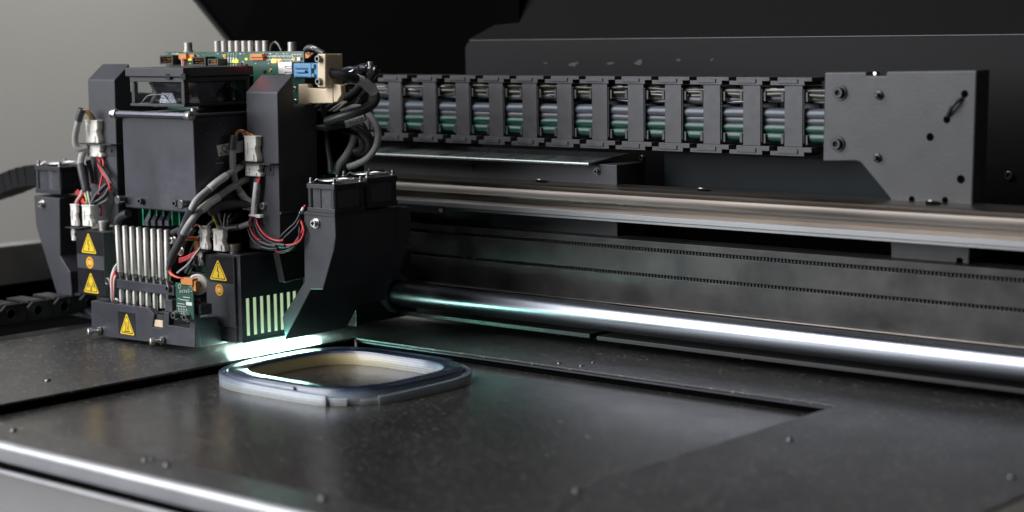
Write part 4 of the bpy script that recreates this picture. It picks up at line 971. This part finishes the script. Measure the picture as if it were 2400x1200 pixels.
for pts, m_, dd in (([(230, 368, -88), (231, 385, -91), (240, 405, -93), (252, 422, -94), (259, 442, -94)], 'red_wire', 2.4), ([(234, 368, -88), (235, 390, -92), (246, 410, -94), (257, 430, -94), (258, 447, -93)], 'red_wire', 2.4),
                    ([(238, 366, -88), (243, 385, -90), (240, 410, -92), (235, 435, -95), (232, 456, -98)], 'red_wire', 2.2),
                    ([(224, 368, -88), (236, 390, -93), (250, 410, -95), (262, 430, -95)], 'black_wire', 2.4), ([(228, 368, -88), (240, 392, -92), (255, 415, -94)], 'black_wire', 2.2),
                    ([(250, 432, -92), (236, 446, -96), (224, 460, -99), (214, 478, -104)], 'rubber', 4.4), ([(256, 440, -92), (246, 458, -96), (228, 472, -100), (216, 478, -104)], 'rubber', 3.6),
                    ([(254, 446, -90), (252, 465, -94), (236, 476, -98), (226, 478, -100)], 'grey_sheath', 1.8), ([(240, 462, -93), (226, 466, -98), (216, 476, -103)], 'red_wire', 2.0),
                    ([(178, 450, -100), (186, 460, -102), (196, 478, -105)], 'red_wire', 2.2), ([(182, 446, -100), (190, 458, -102), (200, 478, -105)], 'red_wire', 2.2),
                    ([(232, 480, -95), (238, 492, -96), (236, 505, -95)], 'red_wire', 2.0), ([(210, 425, -90), (220, 428, -88), (226, 425, -86)], 'red_wire', 2.0),
                    ([(206, 375, -92), (212, 400, -90), (216, 430, -90)], 'rubber', 5)):
    cable(pts, dd, m_, 'wire', None, 10)
# wires beside the pins
for k, m_ in enumerate(('white_wire', 'white_wire', 'red_wire', 'red_wire', 'red_wire', 'white_wire')):
    cable([(275-k*.3, 618+k*7, -132), (266+k*1.2, 632+k*3, -136), (260+k*1.6, 655, -138), (261+k*1.2, 680, -138), (262+k, 700, -135), (266+k*2, 712, -130)], 1.9, m_, 'wire', None, 8)
for k in range(7):
    y_ = 703+k*2.2; cable([(265+k*14, y_+2, -124), (272+k*14, y_-2, -128), (281+k*14, y_+3, -126), (292+k*12, y_+4, -120)], 2.2, ('white_wire', 'black_wire', 'brown_wire')[k % 3], 'wire', None, 8)

# main circuit board
PY = -40
a, b = P(388, 122, Y=PY), P(712, 122, Y=PY)
mb = MB(); mb.box(a.x, b.x, PY, PY+1.6, 205, a.z); a2 = P(745, 200, Y=PY); mb.box(b.x-.5, P(700, 200, Y=PY).x+8, PY, PY+1.55, 205, a.z-.4)
pcb = build(mb, 'circuit_board', 'pcb', head, bevel=.15)
def item(p0, p1, d, m, name, par=None, bev=.3, y=PY):
    q0, q1 = P(*p0, Y=y-d), P(*p1, Y=y-d); m_ = MB(); m_.box(q0.x, q1.x, y-d, y-.05, q1.z, q0.z); return build(m_, name, m, par or pcb, bevel=bev)
for p0, p1 in (((374, 130), (405, 151)), ((450, 133), (482, 154)), ((487, 138), (511, 153))):
    q0, q1 = P(*p0, Y=PY-11), P(*p1, Y=PY-11); x0, x1, z1, z0 = q0.x, q1.x, q0.z, q1.z
    m_ = MB(); t = 1.3; m_.box(x0, x1, PY-11, PY-.1, z1-t, z1); m_.box(x0, x1, PY-11, PY-.1, z0, z0+t); m_.box(x0, x0+t, PY-11, PY-.1, z0+t, z1-t); m_.box(x1-t, x1, PY-11, PY-.1, z0+t, z1-t); m_.box(x0+t, x1-t, PY-3, PY-.2, z0+t, z1-t)
    s_ = build(m_, 'header_socket', 'plastic', pcb)
    m_ = MB()
    for k in range(5):
        for j in (.33, .62): m_.box(x0+3+k*(x1-x0-6)/4-.3, x0+3+k*(x1-x0-6)/4+.3, PY-9.5, PY-3, z0+(z1-z0)*j-.3, z0+(z1-z0)*j+.3)
    build(m_, 'pins', 'gold', s_)
item((418, 126), (436, 139), 6, 'relay', 'terminal_block'); item((437, 127), (455, 141), 3, 'relay', 'terminal_block'); item((585, 126), (614, 134), 5, 'relay', 'terminal_block'); item((585, 134), (616, 141), 3.5, 'relay', 'terminal_block')
item((636, 139), (644, 147), 1.6, 'led_orange', 'lit_led', bev=.2); item((650, 139), (655, 144), 1.4, 'led_red', 'lit_led', bev=.2)
for px in (547, 554): item((px-2.5, 140), (px+2.5, 147), 1.2, 'led_yellow', 'lit_led', bev=.1)
item((574, 136), (578, 141), 1.2, 'led_yellow', 'lit_led', bev=.1); item((441, 138), (447, 141.5), 3.6, 'led_yellow', 'lit_led', bev=.1)
item((553, 147), (566, 155), 2.5, 'plastic', 'chip'); item((566, 150), (576, 154), 2.0, 'plastic', 'chip'); item((613, 164), (620, 170), 1.6, 'chip' if False else 'plastic', 'chip'); item((696, 134), (703, 142), 2, 'nylon', 'chip')
mb = MB(); random.seed(3)
def dot(px, py, w_, h_): c = P(px, py, Y=PY); mb.box(c.x-w_/2, c.x+w_/2, PY-.3, PY-.01, c.z-h_/2, c.z+h_/2)
for k in range(22): dot(623+k*3, 131+(k % 2)*1.2, .9, 1.1); dot(623+k*2.9, 139+(k % 3), .8, 1.2)
for k in range(6): dot(686+k*4, 127.5, 1.2, 1)
for px in (535, 541.5, 547.5, 554): dot(px, 127, .8, 1.6); dot(px, 130, .5, 2); dot(px, 137, 1.8, 1.8); dot(px, 152, .8, 2)
for px in (535, 541.5): dot(px, 143, 2, 3.4)
for k in range(70): dot(random.uniform(392, 705), random.choice((126, 128.5, 131, 145, 149, 156, 161, 168)), random.uniform(.5, 3.2), random.uniform(.25, .9))
build(mb, 'board_print', 'solder', pcb)
mb = MB()
for px, py in ((527, 131), (528, 139.5), (634, 164), (689, 138)):
    c = P(px, py, Y=PY); mb.torus((c.x, PY-.2, c.z), FR, 1.2, .5, 16, 6)
build(mb, 'plated_hole', 'gold', pcb)
mb = MB(); mb.box(P(585, 140, Y=PY).x, P(604, 140, Y=PY).x, PY-3.8, PY-3.6, P(600, 141, Y=PY).z, P(600, 138, Y=PY).z)
usb = item((651, 145), (684, 174), 12, 'silver', 'port_shell', head, .5)
mb = MB()
for yy in (155, 169):
    a, b = P(668, yy, Y=PY-12.2), P(683, yy+5, Y=PY-12.2); mb.tube([(b.x, PY-12.3, a.z), (a.x+1, PY-12.3, a.z), (a.x, PY-12.3, (a.z+b.z)/2), (a.x+1, PY-12.3, b.z), (b.x, PY-12.3, b.z)], .3, 6, smooth=False)
build(mb, 'shell_spring', 'dark_steel', usb)
# blue plug
q0, q1 = P(685, 148, Y=-56), P(744, 183, Y=-56)
mb = MB(); h_ = q0.z-q1.z
mb.box(q0.x, q1.x, -55, -44, q1.z, q0.z)
mb.box(q0.x+3, q1.x-3, -57, -54.9, q1.z+h_*.62, q0.z-.6); mb.box(q0.x+3, q1.x-3, -57, -54.9, q1.z+.6, q1.z+h_*.30)
mb.box(q0.x+6, q0.x+18, -58, -54.9, q1.z+h_*.34, q1.z+h_*.54); mb.box(q1.x-10, q1.x-6, -57.6, -54.9, q1.z+.3, q0.z-.3)
plug = build(mb, 'blue_plug', 'blue', head, bevel=.9)
# cream bracket
q0, q1 = P(741, 126, Y=-62), P(761, 205, Y=-62); xr = q1.x
pr_ = yz([(762, 126), (803, 126), (805, 216), (802, 230), (791, 240), (780, 242), (780, 205), (762, 205)], xr)
mb = MB(); mb.prism(pr_, 'X', q0.x, xr); cbk = build(mb, 'clamp_bracket', 'cream', head, bevel=.8)
a_, b_ = P(699, 198, Y=-58), P(792, 245, Y=-58)
prc = xz([(699, 197), (721, 197), (722, 206), (776, 209), (780, 196), (798, 200), (800, 222), (790, 238), (775, 242), (722, 243), (718, 246), (699, 245)], -52)
mb = MB(); mb.prism(prc, 'Y', -52, -46); build(mb, 'clamp_bracket', 'cream', head, bevel=.9)
for px, py in ((748, 138), (749, 191)): screw(P(px, py, Y=-62), FR, 3.1, 2.6, cbk, 'screw', 'dark_steel', False)
for px, py in ((693, 209), (694, 238)): screw(P(px, py, Y=-46), FR, 2.4, 2.2, pcb, 'screw', 'steel', False)
# silver pins and bolts along the board top
for px in (511, 527, 543.5, 558.5, 574.5, 589.5, 607, 623.5):
    c = P(px, 121, Y=PY+16); mb = MB(); mb.lathe((c.x, c.y, c.z-6), (0, 0, 1), [(3.6, 0), (3.6, 15.6), (3.2, 16), (0, 16)], 20); build(mb, 'steel_stud', 'tube_steel', head)
for px, yy in ((441, 8), (685, 8)):
    c = P(px, 118, Y=PY+yy); mb = MB(); mb.box(c.x-12, c.x+12, PY+2.5, PY+16, c.z-3, c.z-1.6); mb.lathe((c.x, c.y, c.z-1.6), (0, 0, 1), [(5.2, 0), (5.2, 1), (4.2, 1), (4.2, 2), (4.0, 2.2), (4.0, 8.6), (3.6, 9), (2, 9), (2, 7), (0, 7)], 22); build(mb, 'board_bolt', 'tube_steel', head)
mb = MB(); mb.tube([P(634, 119, Y=-26), P(637, 105, Y=-26), P(645, 99, Y=-26), P(653, 105, Y=-26), P(660, 119, Y=-26)], 1.3, 8); build(mb, 'wire_loop', 'yellow_hose', head)
mb = MB(); q0, q1 = P(712, 122, Y=-38), P(728, 138, Y=-38); mb.prism(xz([(713, 121), (735, 124), (722, 136), (713, 137)], -39), 'Y', -39, -37); build(mb, 'terminal_block', 'relay', head, bevel=.3)
cable([(716, 118, -42), (722, 112, -42), (735, 112, -42), (752, 122, -44), (760, 126, -44)], 5, 'shrink'); 
for k in range(3): cable([(756, 120+k*4, -44), (735-k*4, 110+k*2, -44), (719-k*2, 113+k*3, -42), (720+k, 124+k*2, -41)], 1.2, ('white_wire', 'white_wire', 'black_wire')[k], 'wire', None, 8)
cable([(430, 138, -48), (431, 148, -50), (432, 160, -52)], 1.8, 'red_wire', 'wire', None, 8); cable([(426, 138, -48), (427, 148, -50), (428, 160, -52)], 1.8, 'grey_sheath', 'wire', None, 8)

# cable bundle to the right of the tower
big = cable([(768, 166, -54), (780, 172, -52), (805, 176, -46), (830, 184, -36), (852, 193, -26), (868, 206, -18), (879, 222, -14), (878, 238, -16), (862, 252, -22), (838, 262, -30), (805, 272, -36), (765, 285, -40)], 8.3, 'rubber')
sleeve([(836, 186, -33), (852, 193, -26), (868, 206, -18), (878, 219, -14)], 9.3, 'label_sleeve', big, 'label_sleeve')
sleeve([(846, 189.5, -28.5), (860, 197.5, -21), (872, 210, -15)], 9.9, 'shrink', big, 'heat_shrink')
lbl = cable([(743, 299, -40), (765, 298, -36), (790, 294, -28), (815, 288, -20), (838, 280, -14), (856, 272, -10)], 6.6, 'rubber')
sleeve([(808, 290, -22), (822, 286, -18), (838, 280, -14), (855, 272.5, -10)], 7.9, 'label_sleeve', lbl, 'label_sleeve')
d_ = (P(852, 275, Y=-11)-P(812, 289, Y=-21)).normalized(); toC = (CAM-P(830, 283, Y=-16)).normalized(); o_ = P(849, 273, Y=-12)+toC*4.1; text('ELP118', 4.2, o_, -d_, toC.cross(-d_), 'ink', 'label_text', lbl)
for pts, dia, m_ in (([(800, 262, -10), (830, 252, -4), (850, 256, 0), (870, 275, 2), (884, 300, 2), (886, 325, 0), (878, 350, -4), (860, 372, -10), (835, 385, -16), (815, 392, -20)], 6.0, 'grey_sheath'),
                     ([(757, 240, -30), (759, 270, -30), (763, 310, -30), (768, 350, -32), (773, 380, -36), (775, 405, -40)], 5.0, 'rubber'),
                     ([(830, 320, -10), (822, 345, -14), (808, 368, -20), (795, 385, -26), (786, 405, -32)], 6.4, 'grey_sheath'),
                     ([(760, 280, -10), (800, 290, -8), (835, 305, -4), (858, 325, -2), (862, 345, -4), (852, 358, -8), (835, 358, -12)], 7.5, 'rubber'),
                     ([(760, 300, -6), (800, 302, -4), (840, 300, 0), (862, 318, 2), (866, 340, 0), (850, 362, -6)], 7.0, 'rubber'),
                     ([(750, 320, -4), (790, 315, -4), (825, 318, -4), (848, 335, -6), (846, 352, -10), (828, 356, -14)], 7.5, 'rubber'),
                     ([(742, 270, 0), (775, 252, 2), (800, 236, 4), (825, 222, 6), (845, 200, 8), (855, 180, 10)], 7.5, 'rubber'),
                     ([(742, 284, 4), (780, 268, 6), (815, 248, 8), (840, 232, 10), (862, 205, 12), (873, 178, 14)], 7.0, 'rubber'),
                     ([(748, 335, 6), (790, 330, 6), (828, 330, 4), (842, 345, 0), (825, 368, -6), (800, 385, -12)], 6.5, 'rubber'),
                     ([(745, 310, 10), (785, 300, 12), (820, 290, 12), (846, 292, 10), (856, 312, 8), (846, 335, 4)], 6.0, 'rubber'),
                     ([(750, 350, 12), (790, 345, 12), (826, 340, 10), (838, 360, 6), (815, 385, 0)], 6.0, 'rubber'),
                     ([(760, 215, 10), (790, 208, 12), (820, 212, 12), (842, 225, 10), (836, 245, 8), (800, 262, 4), (750, 275, 0)], 5.5, 'rubber'),
                     ([(800, 190, 14), (825, 182, 14), (850, 178, 14), (866, 182, 14)], 6.5, 'rubber'),
                     ([(770, 290, 16), (800, 270, 16), (832, 258, 16), (852, 240, 16), (858, 215, 16)], 6.5, 'rubber'),
                     ([(742, 255, 6), (770, 235, 8), (800, 215, 10), (830, 200, 12)], 6.0, 'rubber'),
                     ([(800, 205, 6), (815, 198, 8), (830, 196, 8), (846, 200, 10)], 2.4, 'yellow_hose'), ([(815, 195, 8), (818, 188, 8), (832, 193, 9), (850, 205, 9)], 2.0, 'yellow_hose'),
                     ([(770, 262, -14), (790, 248, -12), (806, 238, -10)], 2.2, 'label_sleeve'), ([(772, 270, -14), (792, 255, -12), (812, 238, -10)], 2.2, 'label_sleeve'),
                     ([(745, 330, -10), (765, 370, -14), (775, 400, -20)], 5, 'rubber'), ([(760, 340, -4), (780, 372, -8), (800, 400, -14)], 9, 'rubber'),
                     ([(800, 165, 6), (820, 160, 6), (835, 162, 8)], 4, 'rubber'), ([(802, 172, 4), (822, 168, 4), (838, 158, 8)], 2, 'silver')):
    cable(pts, dia, m_)
mb = MB(); mb.tube([P(822, 340, Y=0), P(824, 370, Y=-4), P(808, 396, Y=-10), P(792, 408, Y=-14)], lambda t: 6+6*t, 14); build(mb, 'green_sheath', 'green_wire', head)
M['green_sheath'] = mat('dark_green_sleeve', (.012, .035, .028), .5); bpy.data.objects['green_sheath'].data.materials[0] = M['green_sheath']
mb = MB()
for (px0, py0), (px1, py1), r in (((835, 163), (862, 160), 4), ((840, 180), (850, 160), 4.2), ((868, 178), (880, 163), 4.4), ((862, 160), (884, 165), 3.6), ((845, 158), (866, 156), 3.4)):
    mb.cyl(P(px0, py0, Y=8), P(px1, py1, Y=8), r, 16)
    mb.lathe(P(px1, py1, Y=8), (P(px1, py1, Y=8)-P(px0, py0, Y=8)), [(r*1.15, -1.5), (r*1.15, .5), (r*.8, 1)], 16)
build(mb, 'push_fitting', 'black_hose', head)
mb = MB(); c = P(868, 153, Y=8); mb.lathe((c.x, c.y, c.z-2), (0, 0, 1), [(2.6, 0), (2.6, 5), (2.2, 5.4)], 14); build(mb, 'fitting_stem', 'silver', head)
mb = MB(); a, b = P(763, 347, Y=24), P(803, 330, Y=24)
mb.box(a.x, b.x, 24, 25.5, a.z-.8, a.z+.8); mb.box(b.x-1.5, b.x, 24, 25.5, a.z, b.z+4); build(mb, 'bright_edge', 'galv', head)

# bearing block around the rod
bxr = P(905, 690, Y=80).x+6
mb = MB(); mb.prism([(18, 8), (18, 52), (40, 68), (118, 68), (118, 8)], 'X', bxr-70, bxr-8); build(mb, 'bearing_block', 'powder_glossy', head, bevel=1.2)
mb = MB(); mb.prism([(30, RODZ-26), (30, RODZ+20), (52, RODZ+34), (100, RODZ+34), (112, RODZ+10), (112, RODZ-18), (96, 5), (42, 5)], 'X', bxr-7.8, bxr+4); build(mb, 'bearing_flange', 'plastic', head, bevel=1)
mb = MB(); mb.torus((bxr+6, 80, RODZ), (1, 0, 0), RODR+4.5, 3.6, 48, 14); build(mb, 'felt_seal', 'seal', head)

# ------------------------------------------------------------------ drag chain in the left channel and the arm chain
dc = thing('floor_drag_chain', 'black drag chain of round holed links low at the left', 'cable chain', (-330, 40, -10))
for k in range(-2, 10):
    px = -20+k*40
    y_ = -60+k*25
    X_ = -300
    c = P(30, 736, X=X_); cy = c.y-80+k*30-8; cz = c.z+4*math.exp(-(k+1)*.8) if k > -2 else c.z+8
    m_ = MB(); hgt = 9
    m_.prism([(cy-16, cz-hgt), (cy+11, cz-hgt), (cy+14, cz-hgt*.4), (cy+14, cz+hgt*.5), (cy+11, cz+hgt), (cy-9, cz+hgt), (cy-15, cz+hgt*.4)], 'X', X_-4, X_)
    m_.box(X_-40, X_-4, cy-12, cy+6, cz+hgt-2, cz+hgt+.6)
    m_.lathe((X_, cy-4, cz), (1, 0, 0), [(5.4, 0), (5.4, .9), (4.2, .9), (4.0, -.6), (0, -.6)], 24)
    build(m_, 'chain_link', 'matt_dark', dc, bevel=.8)
ac = thing('side_cable_chain', 'short black cable chain entering at the left edge above the cabinet', 'cable chain', tuple(P(20, 430, Y=-40)))
pts = [P(-60, 452, Y=-52), P(-10, 436, Y=-50), P(25, 421, Y=-48), P(60, 414, Y=-46), P(110, 412, Y=-44)]
pts = crom(pts, 2)
for i in range(len(pts)-1):
    a, b = pts[i], pts[i+1]; d = (b-a).normalized(); n_ = Vector((0, 1, 0)); u_ = d.cross(n_).normalized()
    if u_.z < 0: u_ = -u_
    m_ = MB(); h0, h1 = 10.5, 10.0
    e0, e1 = a-d*.3, b-d*.9
    v = [p+u_*s1*hh_+n_*yy for p, hh_ in ((e0, h0), (e1, h1)) for s1 in (-1, 1) for yy in (0, 30)]
    m_.add(v, [(0, 1, 3, 2), (4, 6, 7, 5), (0, 4, 5, 1), (2, 3, 7, 6), (0, 2, 6, 4), (1, 5, 7, 3)])
    v = [p+u_*hh_+n_*yy for p in (a+d*3, b-d*4) for hh_ in (10.2, 11.6) for yy in (4, 26)]
    m_.add(v, [(0, 1, 3, 2), (4, 6, 7, 5), (0, 4, 5, 1), (2, 3, 7, 6), (0, 2, 6, 4), (1, 5, 7, 3)])
    build(m_, 'chain_link', 'matt_black', ac, bevel=.8)
